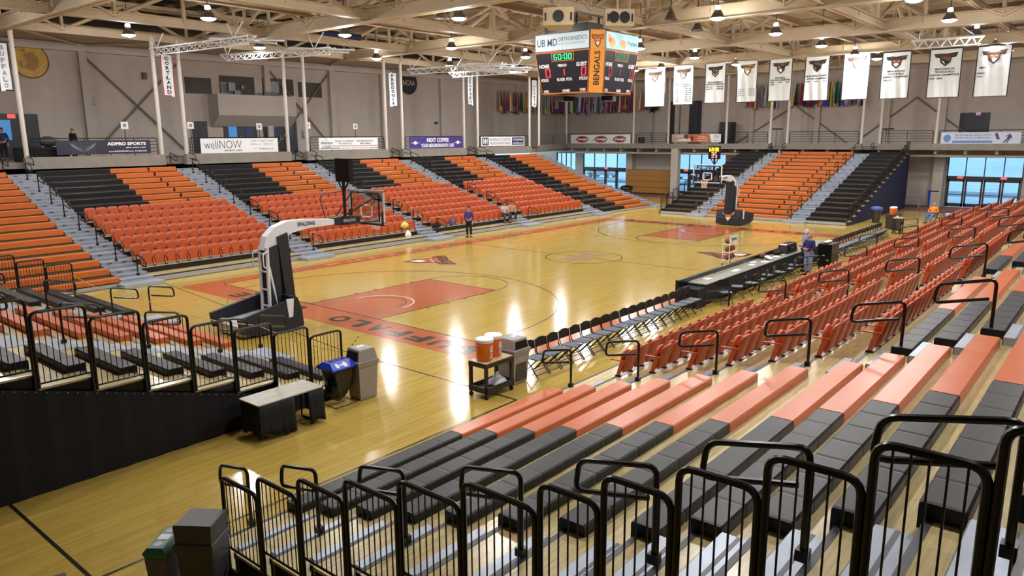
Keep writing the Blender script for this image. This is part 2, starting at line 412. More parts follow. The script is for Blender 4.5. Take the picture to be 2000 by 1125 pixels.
for (cx, cy, s, rz) in ((-5.2,5.15,1.35,-2.2),(4.75,-5.2,1.35,.95)):
    ca, sa = math.cos(rz), math.sin(rz)
    mp = pmap((cx,cy,0),(ca,sa,0),(-sa,ca,0)); a, b, c = emblem(mp, s)
    txt(a, 'BENGALS', mp, -.82*s, .26*s, .82*s, .52*s, .011, bold=.03)
    obj('court_emblem', a, paint_k, floor); obj('court_emblem', b, paint_o, floor); obj('court_emblem', c, paint_w, floor)
m = MB(); dpoly(m, FM, [(-1.6,.75),(-1.2,-.1),(-.6,-.35),(.2,-.75),(.6,-.1),(1.35,-.62),(1.2,.35),(1.1,1.05),(.3,.45),(-.5,.8),(-.8,.35)], .005)
obj('centre_emblem', m, mat('faded_brown_paint', (172,140,104), .16), floor)
carp = struct('trim_1', MB().box((33.2,-31,.0),(38.6,33,.012)), carpet)
# ---------------------------------------------------------------- walls
LZ = 4.85      # concourse level
m = MB().box((FX0,30,4.4),(39.2,30.4,13.6)); wf = struct('wall_far', m, wallm)
m = MB()
for x in (-22.3,-10.1,2.4,8.15,13.4,20.4,31.3): m.box((x-.22,29.72,4.6),(x+.22,30.0,11.3))
obj('pilaster', m, wall2, wf)
m = MB().box((-44,29.6,10.9),(39,30,11.35)); obj('wall_beam', m, wall2, wf)
m = MB()
for x0, x1 in ((-9.9,-4.2),(2.7,7.9),(13.6,20.2)):
    for a, b in (((x0,10.6),(x1,5.0)),((x1,10.6),(x0,5.0))):
        if x0 > 10: continue
        m.tube([(a[0],29.86,a[1]),(b[0],29.86,b[1])], .06, 6)
obj('cross_brace', m, mat('grey_brace_paint', (118,108,100), .7), wf)
# end wall with openings below the deck: (y0, y1, z0, z1)
EX = 38.6
OPEN = [(-13.4,-8.35,0.0,3.95),(10.2,15.3,0.0,3.95),(20.9,26.6,0.0,3.95),(27.6,30.2,1.9,3.95)]
m = MB(); ys = sorted([FY0, 34.0]+[y for q in OPEN for y in q[:2]])
for a, b in zip(ys[:-1], ys[1:]):
    q = [t for t in OPEN if t[0] <= a+1e-3 and t[1] >= b-1e-3]
    if not q: m.box((EX,a,0),(EX+.3,b,4.5))
    else:
        if q[0][2] > 0: m.box((EX,a,0),(EX+.3,b,q[0][2]))
        m.box((EX,a,q[0][3]),(EX+.3,b,4.5))
wr = struct('wall_end_lower', m, wall2)
m = MB()
m.box((EX+.4,-15.0,4.4),(EX+.8,30.2,13.6)); m.box((EX+.4,-24,10.5),(EX+.8,-15,13.6)); m.box((EX+.4,FY0,4.4),(EX+.8,-24,13.6)); m.box((EX+.4,-24,4.4),(EX+.8,-15,4.9))
we = struct('wall_end', m, wallm)
m = MB()
for y in (15.6,8.0,2.1,-3.5,-7.6): m.box((EX+.12,y-.22,4.6),(EX+.4,y+.22,11.3))
m.box((EX+.1,-15,10.9),(EX+.4,30,11.35)); obj('pilaster', m, wall2, we)
m = MB()
for a, b in (((5.0,8.9),(-.5,5.0)),((3.6,8.6),(9.4,5.0)),((-1.6,5.4),(-5.6,8.6)),((-5.6,8.6),(-10,5.2))): m.tube([(EX+.3,a[0],a[1]),(EX+.3,b[0],b[1])], .06, 6)
obj('cross_brace', m, MATS['grey_brace_paint'], we)
struct('wall_near', MB().box((FX0,FY0-.3,0),(FX1,FY0,13.6)), wallm)
struct('wall_left', MB().box((FX0-.3,FY0,0),(FX0,FY1,13.6)), wallm)
struct('wall_under_deck', MB().box((FX0,29.2,0),(27,29.5,4.3)), riserm)
struct('ceiling', MB().box((FX0,FY0,13.4),(FX1,FY1,13.7)), ceilm)
m = MB().box((FX0,22.9,11.38),(EX+.4,30,11.5)); struct('trim_2', m, steelm)
# ---------------------------------------------------------------- upper deck
m = MB().box((-44,23.0,4.3),(26.0,30.2,4.62)); m.box((26,26.8,4.3),(35.6,30.2,4.62)); m.box((35.5,-32,4.5),(39.2,30.2,4.72))
m.add([(25.9,22.7,4.62),(35.5,26.8,4.62),(25.9,26.8,4.62),(25.9,22.7,4.3),(35.5,26.8,4.3),(25.9,26.8,4.3)], [(0,1,2),(3,5,4),(0,3,4,1)])
struct('floor_concourse', m, mat('concourse_floor', (120,112,104), .6))
AIS = [-16.5+8.35*k for k in range(-1, 6)]          # aisle centres along the long sides
PAIRS = [(-17.5,-15.95),(-9.15,-7.7),(-.85,.62),(7.5,9.1),(15.8,17.45),(24.4,25.8)]
m = MB(); prev = -30.0
for a, b in PAIRS: m.box((prev,22.62,4.26),(a+.12,22.95,4.86)); prev = b-.12
led = struct('trim_3', m, concm)
mp = [(25.7,22.62),(35.5,26.7)]
m = MB()
m.add([(25.7,22.62,4.3),(35.5,26.6,4.5),(35.5,26.9,4.5),(25.7,22.95,4.3),(25.7,22.62,4.9),(35.5,26.6,4.96),(35.5,26.9,4.96),(25.7,22.95,4.9)], [(0,3,2,1),(4,5,6,7),(0,1,5,4),(1,2,6,5),(2,3,7,6),(3,0,4,7)])
prev = 26.7
for a, b in ((4.9,3.35),(-2.55,-3.95)): m.box((35.3,a-.1,4.5),(35.62,prev,4.98)); prev = b+.1
m.box((35.3,-31,4.5),(35.62,prev,4.98)); struct('trim_4', m, concm)
# beams under the end deck
m = MB()
for y in range(-30, 30, 2): m.box((35.7,y,4.2),(38.6,y+.2,4.5))
struct('trim_5', m, wall2)
m = MB().tube([(36.2,-20,4.05),(36.2,26,4.05)], .09, 8); tag(obj('ceiling_pipe', m, polem), 'long pale pipe running under the far end balcony', 'pipe')
for (y, x, lab) in ((13.9,35.6,'square concrete column beside the folded wooden bleachers'),(-7.9,37.9,'square concrete column beside the tall blue recycling bin'),(20.4,38.2,'square concrete column between doors and folded wooden bleachers'),(-14.1,38.0,'square concrete column at the end of the far entrance doors')):
    tag(obj('column', MB().box((x-.3,y-.36,0),(x+.3,y+.36,4.5)), wall2), lab, 'column')
# white poles that carry the roof edge
for k, (a, b) in enumerate(PAIRS):
    for j, x in enumerate((a, b)):
        tag(obj('roof_pole', MB().tube([(x,22.78,4.86),(x,22.78,11.2)], .115, 12), polem, None, True), 'slim white pole, %s of the pair at the %s aisle gap along the far ledge' % ('left' if j == 0 else 'right', ORD[k]), 'pole', 'white poles along the far ledge')
for k, y in enumerate((26.6,18.5,14.7,8.9,4.88,3.38,-2.58,-3.95,-7.9,-16.3)):
    tag(obj('roof_pole', MB().tube([(35.45,y,4.96),(35.45,y,12.4)], .115, 12), polem, None, True), '%s slim white pole from the left on the end balcony ledge' % ORD[k], 'pole', 'white poles on the end ledge')
# ---------------------------------------------------------------- telescopic stands
class Stand:
    """W(u, d, z): u along the rows, d away from the court, z up"""
    def __init__(s, W, d0, D1, D2, z0, rise, n=16, n1=7):
        s.W, s.d0, s.D1, s.D2, s.z0, s.rise, s.n, s.n1 = W, d0, D1, D2, z0, rise, n, n1
    def nose(s, i): return s.d0 + s.D1*min(i, s.n1) + s.D2*max(0, i-s.n1)
    def z(s, i): return s.z0 + s.rise*i
FS = Stand(lambda u, d, z: (u, d, z), 10.36, .87, .69, .25, .253)
NS = Stand(lambda u, d, z: (u, -d, z), 10.83, .845, .595, .25, .248)
ES = Stand(lambda u, d, z: (d, u, z), 20.55, .93, .93, .23, .264)
LS = Stand(lambda u, d, z: (-d, u, z), 19.41, .86, .62, .25, .25)
def bench_mesh(mb, st, i, ua, ub, mod=0.47, soft=0.02):
    d = st.nose(i)-.06; z = st.z(i); W = st.W
    P = [(0,-.09),(0,.115),(.018,.135),(.30,.135),(.32,.115),(.32,.004),(.05,.004),(.045,-.09)]
    cx, cz = .16, .06
    n = max(1, round(abs(ub-ua)/mod)); w = (ub-ua)/n; e = .035 if soft > .015 else .012
    sm = [(a+(cx-a)*soft*1.2, b+(cz-b)*soft*3) for a, b in P]
    rings = []
    for k in range(n):
        a = ua+k*w; b = a+w
        for u, q in ((a+.002, sm), (a+e, P), (b-e, P), (b-.002, sm)): rings.append([W(u, d+x, z+y) for x, y in q])
    mb.loft(rings)
def deck_parts(root, st, u0, u1, rows, mats=(None, None)):
    dk, ns, rs = MB(), MB(), MB(); W = st.W
    for i in rows:
        a = st.nose(i); b = st.nose(i+1)+.03 if i < st.n-1 else a+1.0; z = st.z(i)
        dk.box((u0,a,z-.035),(u1,b,z), fn=W)
        ns.box((u0,a-.012,z-.085),(u1,a+.05,z+.004), fn=W)
        rs.box((u0,a+.06,max(.01,z-st.rise+.002)),(u1,a+.09,z-.036), fn=W)
    obj('deck', dk, PLY, root); obj('deck_nosing', ns, nosem, root); obj('riser', rs, riserm, root)
def bank(label, st, u0, u1, rows, benches, cat='bleacher', gaps=()):
    """one bleacher section: decks, risers and its bench rows; benches = [(row range, ua, ub, colour)]"""
    root = thing('bleacher', label, cat, st.W((u0+u1)/2, st.nose(0), 0))
    deck_parts(root, st, u0, u1, rows)
    for rr, ua, ub, colr in benches:
        for i in rr:
            mb = MB(); bench_mesh(mb, st, i, ua, ub, soft=.022 if colr == 'k' else .006, mod=.47 if colr == 'k' else .95)
            o = obj('bench', mb, bench_k if colr == 'k' else (bench_o if st in (NS, LS) else bench_of), root)
            o['label'] = ('black' if colr == 'k' else 'orange')+' plastic bench row'
    for rr, u in gaps:
        for i in rr:
            d, z = st.nose(i)-.068, st.z(i)
            obj('bench_bracket', MB().box((u-.05,d,z-.05),(u+.05,d+.2,z+.137), fn=st.W), blackm, root)
    return root
def aisle(label, st, uc, hw, rows, floor_step=True, depth=.34, metal=True):
    root = thing('aisle_stair', label, 'aisle steps', st.W(uc, st.nose(0), 0)); W = st.W
    if metal:
        m = MB()
        for i in rows:
            a = st.nose(i); b = st.nose(i+1) if i < st.n-1 else a+1; z = st.z(i)
            m.box((uc-hw,a-.022,z-(.24 if i else .10)),(uc+hw,a-.013,z+.006), fn=W); m.box((uc-hw,a-.022,z+.005),(uc+hw,b-depth-.02,z+.009), fn=W)
            for t in (-.32, .28): m.box((uc+t-.09,a-.026,z-.075),(uc+t+.09,a-.0225,z-.045), 1, fn=W)
        obj('tread_plate', m, (alumf, blackm), root)
    for i in rows:
        if i >= st.n-1: continue
        b = st.nose(i+1)-.014; z = st.z(i); h = st.rise*.5
        mb = MB().box((uc-hw,b-depth,z+.002),(uc+hw,b,z+h), fn=W)
        mb.box((uc-hw,b-depth-.012,z+.002),(uc+hw,b-depth-.001,z+h-.012), 3 if metal else 1, fn=W)
        mb.box((uc-hw,b-depth*.55,z+h),(uc+hw,b-depth*.42,z+h+.003), 2, fn=W)
        obj('step', mb, (alum, nosem, alumd, alumf), root)
    if floor_step:
        a = st.nose(0)
        mb = MB().box((uc-hw-.15,a-.72,.004),(uc+hw+.15,a-.02,.135), fn=W); mb.box((uc-hw-.16,a-.735,.004),(uc+hw+.16,a-.72,.12), 1, fn=W)
        obj('step', mb, (alum, galv, alumd), root)
    return root
def handrail(label, st, uc, i, group, off=0.0, side=0.0, scale=1.0):
    W = st.W; d, z = st.nose(i)+.06+off, st.z(i)+(st.rise*.5 if off < -.11 else 0.0)
    q = lambda a, b: W(uc+side, d+a*scale, z+b*scale)
    pts = bend([q(0,.0),q(0,.86),q(-.76,.70),q(-.80,.40),q(-.07,.56)], .10)
    o = tag(obj('aisle_handrail', MB().tube(pts, .026, 8), blackm, None, True), label, 'handrail', group)
    obj('base_bracket', MB().rbox(V(q(0,.045)), (.09,.09,.085)), blackm, o)
    return o
def guard(label, st, u, i, group, set_, h, L=None, n=9, drop=.3):
    W = st.W; L = L or (st.nose(i+1)-st.nose(i)); a = st.nose(i)+set_; b = a+L-.05; z = st.z(i)
    root = thing('guard_rail', label, 'guard rail', W(u, a, z), group)
    pts = bend([W(u,a,z-drop),W(u,a,z+h),W(u,b,z+h),W(u,b,z+.02)], .11, 5)
    obj('frame', MB().tube(pts, .027, 8), blackm, root, True)
    obj('bottom_rail', MB().tube([W(u,a,z+.09),W(u,b,z+.09)], .015, 6), blackm, root, True)
    n = max(4, round(L/.095))
    for k in range(1, n):
        d = a+(b-a)*k/n; obj('baluster', MB().tube([W(u,d,z+.09),W(u,d,z+h-.01)], .0075, 6), blackm, root)
    return root
R16 = range(16)
# far side sections -------------------------------------------------------------
SEC = [(-30.0,-17.2),(-15.85,-8.85),(-7.5,-.5),(.85,7.85),(9.2,16.2),(17.55,24.45)]
NAMES = ['end', 'first', 'second', 'third', 'fourth', 'corner']
hw = .64
bank('orange bench section of the far stand at its near end, behind the low corner stand', FS, -30, -16.55, R16, [(R16,-26.9,-17.2,'o')])
ROOTS = {}
for k in (1, 2, 3, 4):
    a, b = SEC[k]; mid = a+3.45
    ROOTS[('far',k-1)] = bank('%s far stand section from the hoop end, orange chairs below black and orange benches' % NAMES[k], FS, a-.66, b+.66, R16,
         [(range(8,16), a, mid, 'k'), (range(8,16), mid, b, 'o')], gaps=[(range(8,16), a+5.45)])
a, b = SEC[5]
bank('far corner section of the far stand with benches right down to the floor', FS, a-.66, b+.1, R16, [(R16, a, a+3.05, 'k'), (R16, a+3.05, b, 'o')])
for k in range(6):
    c = AIS[k+1] if k < 6 else 0
    if c > 24: aisle('metal aisle steps at the far end of the far stand', FS, 25.15, .6, R16); continue
    aisle('%s metal aisle stairway from the left up the far stand' % ORD[k], FS, c, hw, R16)
    for i in range(0, 15, 2):
        handrail('black hoop handrail, %s aisle of the far stand, %s from the floor' % (ORD[k], ORD[i//2]), FS, c, i, 'far stand aisle handrails', off=-.18 if i == 0 else 0)
    for j in (-1, 1): handrail('black hoop handrail beside the %s gap in the far ledge, %s post' % (ORD[k], 'left' if j < 0 else 'right'), FS, c, 15, 'ledge gap handrails', off=.75, side=j*.55, scale=1.05)
# fascia and toe board of the far stand
tag(obj('stand_toe_board', MB().box((-26.9,10.30,.02),(24.4,10.345,.20)), galv), 'long grey metal front board along the foot of the far stand', 'toe board')
# near side ----------------------------------------------------------------------
bank('near left bench section, black seats by the guard rail then orange seats', NS, -24.96, -16.4, R16, [(R16,-23.6,-20.1,'k'),(R16,-20.1,-16.98,'o')])
NSEC = [(-15.78,-8.78),(-7.43,-.43),(.92,7.92),(9.27,16.27),(17.62,24.62)]
for k, (a, b) in enumerate(NSEC):
    ROOTS[('near',k)] = bank('%s near section of orange chairs with benches above, counted from the drinks cart' % ORD[k], NS, a-.62, b+.73, R16,
         [(range(8,16), a-.75 if k == 0 else a, a+2.75, 'k'), (range(8,16), a+2.75, b, 'o')])
NAI = [-24.2,-16.4,-8.1,.25,8.6,16.95]
for k, c in enumerate(NAI):
    aisle('%s metal aisle stairway of the near stand, counted from the black guard rails' % ORD[k], NS, c, .55 if k == 0 else .5, R16, floor_step=False, depth=.30, metal=False)
    for i in range(0, 15, 2):
        handrail('black hoop handrail, %s aisle of the near stand, %s from the court' % (ORD[k], ORD[i//2]), NS, c, i, 'near stand aisle handrails', off=-.10 if k == 0 else 0, side=-.03*i/4 if k == 0 else 0)
for i in range(1, 15):
    guard('black guard rail panel at the near stand end, %s from the court' % ORD[i-1], NS, -25.0, i, 'near stand guard rails', -.07, 1.05)
m = MB()
for i in range(16): m.box((-24.955,NS.nose(i),.02),(-24.925,NS.nose(i+1) if i < 15 else NS.nose(i)+1,NS.z(i)-.03), fn=NS.W)
tag(obj('side_curtain', m, blackf), 'black curtain closing the side of the near stand below its guard rails', 'curtain')
# end stand ----------------------------------------------------------------------
bank('black bench section of the end stand left of the basket', ES, 4.3, 7.2, R16, [(R16,4.75,7.1,'k')])
bank('wide orange bench section of the end stand behind the basket', ES, -2.95, 4.05, R16, [(R16,-2.35,3.4,'o')], gaps=[(R16,1.9),(range(1,16),-1.1)])
bank('black bench section at the end stand beside the blue skirting', ES, -6.2, -2.95, R16, [(R16,-6.05,-3.6,'k')])
for c, l in ((4.05,'left'),(-2.97,'right')):
    aisle('%s metal aisle stairway of the end stand' % l, ES, c, .55, R16)
    for i in range(0, 16, 2): handrail('black hoop handrail, %s aisle of the end stand, %s from the floor' % (l, ORD[i//2]), ES, c, i, 'end stand aisle handrails', side=.4 if l == 'right' else 0)
    for j in (-1, 1): handrail('black hoop handrail at the top of the %s aisle of the end stand, %s post' % (l, 'left' if j > 0 else 'right'), ES, c, 15, 'end ledge gap handrails', off=.8, side=j*.6)
for i in range(0, 16): guard('black guard rail panel along the blue skirting of the end stand, %s up' % ORD[i], ES, -6.16, i, 'end stand right guard rails', .1, .95)
for i in range(0, 9): guard('black guard rail panel left side of the end stand, %s up' % ORD[i], ES, 7.18, i, 'end stand left guard rails', .1, .95)
for (u, nm, mm, lab) in ((-6.22,'side_curtain',navyf,'dark blue curtain closing the right side of the end stand'),(7.24,'side_curtain',blackf,'black curtain closing the left side of the end stand')):
    m = MB()
    for i in range(16): m.box((u-.015,ES.nose(i),.02),(u+.015,ES.nose(i+1) if i < 15 else ES.nose(i)+.9,ES.z(i)-.03), fn=ES.W)
    tag(obj(nm, m, mm), lab, 'curtain')
tag(obj('stand_toe_board', MB().box((20.47,-6.1,.02),(20.51,7.1,.20)), galv), 'grey metal front board along the foot of the end stand', 'toe board')
# low corner stand at the left ---------------------------------------------------
RL = range(0, 14)
bank('left stand section beside the black curtain, short black bench rows', LS, -6.7, -3.0, RL, [(RL,-6.2,-4.1,'k')])
bank('left stand middle section of orange bench rows behind the near hoop', LS, -3.0, 3.1, RL, [(RL,-1.92,2.3,'o')])
bank('left stand section of black bench rows next to the far stand', LS, 3.1, 8.6, RL, [(RL,4.05,8.1,'k')])
for c, l in ((-3.0,'near'),(3.2,'far')):
    aisle('%s metal aisle stairway of the left stand' % l, LS, c, .55, RL)
    for i in range(1, 11, 2): handrail('black hoop handrail, %s aisle of the left stand, %s from the court' % (l, ORD[i//2]), LS, c, i, 'left stand aisle handrails')
    handrail('black hoop handrail at the foot of the %s aisle of the left stand' % l, LS, c, 0, 'left stand aisle handrails', off=-.25)
for i in range(0, 9): guard('black guard rail panel above the black curtain, %s from the court' % ORD[i], LS, -6.75, i, 'left stand near guard rails', .05, 1.27)
for i in range(0, 6): guard('black guard rail panel, far side of the left stand, %s up' % ORD[i], LS, 8.55, i, 'left stand far guard rails', .05, 1.2)
root = thing('side_curtain', 'black curtain hanging on the near side of the left stand', 'curtain', (-22,-6.7,0))
m = MB(); x = -19.45
tops = [(-LS.nose(0), LS.z(0)-.12)]
for i in range(14):
    m.box((-LS.nose(i+1) if i < 13 else -30,-6.72,LS.z(i)-.3),(-LS.nose(i),-6.70,LS.z(i)-.03))
obj('fascia', m, blackm, root)
m = MB(); N_ = 60; ring = []
for k in range(N_+1):
    x = -19.5-(11.0)*k/N_; dd = -x; i = max([j for j in range(14) if LS.nose(j) <= dd+.01] or [0])
    f = (dd-LS.nose(0))/.86; zt = LS.z(0)+.25*max(0,f)-.26
    ring.append(((x,-6.80+.012*math.sin(k*2.1),.0),(x,-6.785+.008*math.sin(k*2.1),max(.12,zt))))
for k in range(N_): m.quad([ring[k+1][0],ring[k][0],ring[k][1],ring[k+1][1]])
obj('skirt', m, blackf, root, True)
m = MB()
for k in range(70):
    x = -19.8-.15*k; f = (-x-LS.nose(0))/.86; z = LS.z(0)+.25*max(0,f)-.29
    m.ball((x,-6.805,z), .011, 6, 4)
obj('snap_button', m, alum, root)['kind'] = 'stuff'
# ---------------------------------------------------------------- stadium seats
def seat_meshes():
    """one folded chair, local frame: x along the row, y away from the court, z up from the nosing"""
    def panel(w, z0, z1, y0, y1, t, rtop, n=6):
        """slab with a rounded top, leaning from y0 (bottom) to y1 (top)"""
        out = [(-w*.86, z0), (w*.86, z0)]
        for k in range(n+1):
            a = math.pi*k/n/2; out.append((w-rtop+rtop*math.cos(a), z1-rtop+rtop*math.sin(a)))
        for k in range(n+1):
            a = math.pi/2+math.pi*k/n/2; out.append((-w+rtop+rtop*math.cos(a), z1-rtop+rtop*math.sin(a)))
        yy = lambda z: y0+(y1-y0)*(z-z0)/(z1-z0)
        mb = MB()
        r0 = [(x*.96, yy(z)-t*.5, z0+(z-z0)*.985) for x, z in out]; r1 = [(x, yy(z)-t*.3, z) for x, z in out]
        r2 = [(x, yy(z)+t*.3, z) for x, z in out]; r3 = [(x*.96, yy(z)+t*.5, z0+(z-z0)*.985) for x, z in out]
        return mb.loft([r0, r1, r2, r3])
    back = panel(.238, .10, .615, .16, .29, .035, .10)
    pan = panel(.195, .10, .585, .09, .12, .05, .185)
    fr = MB()
    for x in (-.236, .236):
        fr.prism([(.02,.03),(.10,.03),(.22,.36),(.12,.36),(.07,.22)], lambda a, b, t: (t, a, b), x-.013, x+.013)
        fr.prism([(-.12,.355),(.24,.355),(.24,.385),(-.12,.375)], lambda a, b, t: (t, a, b), x-.02, x+.02)
    ft = MB()
    for x in (-.236, .236): ft.box((x-.028,.0,.0),(x+.028,.13,.035))
    return back, pan, fr, ft
back, pan, fr, ft = seat_meshes()
ME_B = back.mesh('backrest', seat_d, True); ME_P = pan.mesh('seat_pan', seat_o, True); ME_F = fr.mesh('arm_frame', seat_o); ME_T = ft.mesh('foot', blackm)
spots = []
for sec in range(1, 5):
    a, b = SEC[sec]
    for r in range(1, 8):
        for k in range(14): spots.append(('far', sec, r, k, V(FS.W(a+.25+.5*k, FS.nose(r)-.02, FS.z(r)+.004)), 0.0))
for sec, (a, b) in enumerate(NSEC):
    for r in range(1, 8):
        for k in range(14): spots.append(('near', sec+1, r, k, V(NS.W(a+.25+.5*k, NS.nose(r)-.02, NS.z(r)+.004)), math.pi))
def prio(s):
    d = (s[4]-EYE).length
    return d*(.45 if s[0] == 'far' and s[1] == 1 else 1.0)
spots.sort(key=prio)
proto = None
SIDE = {'far': 'far stand', 'near': 'near stand'}
for n_, (side, sec, r, k, p, rz) in enumerate(spots[:300]):
    lab = 'orange folding seat, %s, %s section, %s row up, %s from the hoop end' % (SIDE[side], ORD[sec-1], ORD[r-1], ORD[k])
    grp = 'orange seats in the %s, %s section' % (SIDE[side], ORD[sec-1])
    if proto is None:
        proto = thing('stadium_seat', lab, 'seat', (0,0,0), grp)
        for nm, me in (('backrest', ME_B), ('seat_pan', ME_P), ('arm_frame', ME_F), ('foot', ME_T)):
            o = bpy.data.objects.new(nm, me); COL.objects.link(o); o.parent = proto
        proto['label'] = lab; proto.location = p; proto.rotation_euler = (0,0,rz)
    else: dup(proto, p, rz, lab, grp)
m = MB()
for (side, sec, r, k, p, rz) in spots[300:]:
    s = -1 if rz else 1
    for src, mi in ((back, 0), (pan, 1), (fr, 1)): m.add([(p.x+s*x, p.y+s*y, p.z+z) for x, y, z in src.v], src.f, mi)
    m.add([(p.x+s*x, p.y+s*y, p.z+z) for x, y, z in ft.v], ft.f, 2)
o = obj('stadium_seats', m, (seat_d, seat_o, blackm), None, True); tag(o, 'remaining rows of orange folding seats farther along both long stands', 'seats', None, 'stuff')
# pale nosing bar and black fascia under the chair rows
for st, secs, nm in ((FS, SEC[1:5], 'far'), (NS, NSEC, 'near')):
    for k, (a, b) in enumerate(secs):
        for r in range(1, 8):
            mb = MB().box((a-.02,st.nose(r)-.035,st.z(r)-.03),(b+.02,st.nose(r)+.10,st.z(r)+.005), fn=st.W)
            mb.box((a-.05,st.nose(r)-.03,st.z(r)-.24),(b+.05,st.nose(r)-.014,st.z(r)-.03), 1, fn=st.W)
            obj('seat_rail', mb, (galv, blackm), ROOTS[(nm, k)])
# ---------------------------------------------------------------- roof structure
def chord(mb, a, b, w=.30, h=.34, t=.03):
    """wide-flange beam from a to b"""
    a, b = V(a), V(b); d = (b-a).normalized(); s = d.cross(V((0,0,1))).normalized(); up = V((0,0,1))
    for (x0, x1, z0, z1) in ((-w/2,w/2,-h/2,-h/2+t),(-w/2,w/2,h/2-t,h/2),(-.02,.02,-h/2,h/2)):
        mb.loft([[p+s*x+up*z for x, z in ((x0,z0),(x1,z0),(x1,z1),(x0,z1))] for p in (a, b)])
def strut(mb, a, b, r=.075): mb.tube([a, b], r, 6)
ZB, ZT = 11.2, 12.75
BX = [-36.4,-26.4,-16.3,-6.0,4.1,14.1,24.1,34.3]; BY = [-26.0,-17.5,-9.0,-.5,8.0,16.6,22.8]
def truss(name, label, a, b, n, group, cw=.34, ch=.40):
    root = thing(name, label, 'roof truss', (a[0], a[1], 0), group)
    m = MB(); chord(m, (a[0],a[1],ZB), (b[0],b[1],ZB), cw, ch, .04); obj('bottom_chord', m, steelm, root)
    m = MB(); chord(m, (a[0],a[1],ZT), (b[0],b[1],ZT), .30, .30); obj('top_chord', m, steelm, root)
    m = MB(); A, B = V((a[0],a[1],0)), V((b[0],b[1],0))
    for k in range(n+1):
        p = A.lerp(B, k/n); strut(m, p+V((0,0,ZB)), p+V((0,0,ZT)), .10)
        if k < n:
            q = A.lerp(B, (k+1)/n); c, e = (p, q) if k % 2 == 0 else (q, p)
            strut(m, c+V((0,0,ZT)), e+V((0,0,ZB)), .095)
    obj('web_member', m, steelm, root); return root
for k, x in enumerate(BX): truss('roof_truss', 'cream steel roof truss across the hall, %s from the hoop end' % ORD[k], (x,-31), (x,22.8), 16, 'cross roof trusses', .50, .62)
for k, y in enumerate(BY): truss('roof_truss', 'cream steel roof truss along the hall, %s from the camera side' % ORD[k], (-43,y), (35.4,y), 24, 'lengthwise roof trusses')
m = MB()
for y in (-13.2,-4.7,3.7,12.4,19.6): chord(m, (-43,y,11.75), (35.4,y,11.75), .22, .34)
struct('trim_6', m, steelm)
m = MB(); chord(m, (35.45,-31,12.35), (35.45,30,12.35), .4, .5); struct('trim_7', m, steelm)
m = MB()
for k in range(42): m.box((-43+2*k,-31,13.05),(-42.88+2*k,30,13.4))
struct('trim_8', m, steelm)
m = MB()
for x0, y0, x1, y1 in ((-16.3,22.8,-10.1,30),(4.1,22.8,8.15,30),(4.1,22.8,2.4,30),(-16.3,22.8,-22.3,30),(14.1,22.8,20.4,30),(-6,22.8,-10.1,30)): m.tube([(x0,y0,11.2),(x1,y1,11.3)], .07, 6)
struct('trim_9', m, steelm)
# air ducts
for (pts, r, lab) in (([(1.0,-20,12.4),(1.0,-2,12.4)], .42, 'round pale air duct running across the roof above the scoreboard'), ([(-1.2,-1.2,13.2),(-1.2,-.4,12.2),(-1.2,.2,11.9)], .34, 'short pale duct drop behind the scoreboard speakers')):
    tag(obj('air_duct', MB().tube(pts, r, 16), speckm, None, True), lab, 'duct')
# ---------------------------------------------------------------- lamps
lamp0 = None
LAMPC = (1.0, .98, .955)
LX = [-19.4,-12.0,-4.8,2.8,9.6,16.7,23.3]; LY = [-20.2,-12.6,-5.0,3.4,11.3,19.0]
LAMPS = []
for iy, y in enumerate(LY):
    for ix, x in enumerate(LX):
        LAMPS.append((x+(.9 if iy % 2 else 0)*(1 if ix > 2 else 0), y, ix, iy))
for x, y in ((27.6,-12.8),(27.0,-5.4),(22.6,8.6),(28.0,4.5)): LAMPS.append((x, y, 7, 0))
m_ = MB().lathe([(.03,.60),(.08,.58),(.09,.42),(.11,.38),(.14,.36),(.31,.06),(.33,.03),(.30,.03),(.12,.34),(.0,.34)], n=24)
g_ = MB().lathe([(.0,-.07),(.12,-.062),(.24,-.03),(.315,.03),(.30,.07),(.0,.09)], n=24)
u_ = MB().lathe([(.0,.34),(.085,.37),(.125,.44),(.10,.55),(.0,.58)], n=16)
s_ = MB().tube([(0,0,.6),(0,0,2.66)], .018, 6)
for n_, (x, y, ix, iy) in enumerate(LAMPS):
    lab = 'round high-bay lamp hanging from the roof, %s row from the camera side, %s along' % (ORD[iy], ORD[ix])
    if n_ >= 42: lab = 'round high-bay lamp near the far wall, %s of the extra four' % ORD[n_-42]
    if lamp0 is None:
        lamp0 = thing('high_bay_lamp', lab, 'lamp', (0,0,0), 'high-bay lamps')
        obj('reflector', m_, lampm, lamp0, True); obj('lens', g_, lampe, lamp0); obj('neck', u_, mat('lamp_neck_glow', (250,250,248), .5, var=0, emit=9.0), lamp0, True); obj('stem', s_, blackm, lamp0)
        lamp0.location = (x, y, 10.72)
    else: dup(lamp0, (x, y, 10.72), 0, lab)
    L = bpy.data.lights.new('high_bay_light', 'AREA'); L.shape = 'DISK'; L.size = .54; L.energy = 150; L.color = LAMPC; L.spread = math.radians(170)
    lo = bpy.data.objects.new('high_bay_light', L); COL.objects.link(lo); lo.location = (x, y, 10.63)
    L = bpy.data.lights.new('high_bay_glow', 'POINT'); L.shadow_soft_size = .22; L.energy = 190; L.color = LAMPC
    lo = bpy.data.objects.new('high_bay_glow', L); COL.objects.link(lo); lo.location = (x, y, 10.36)
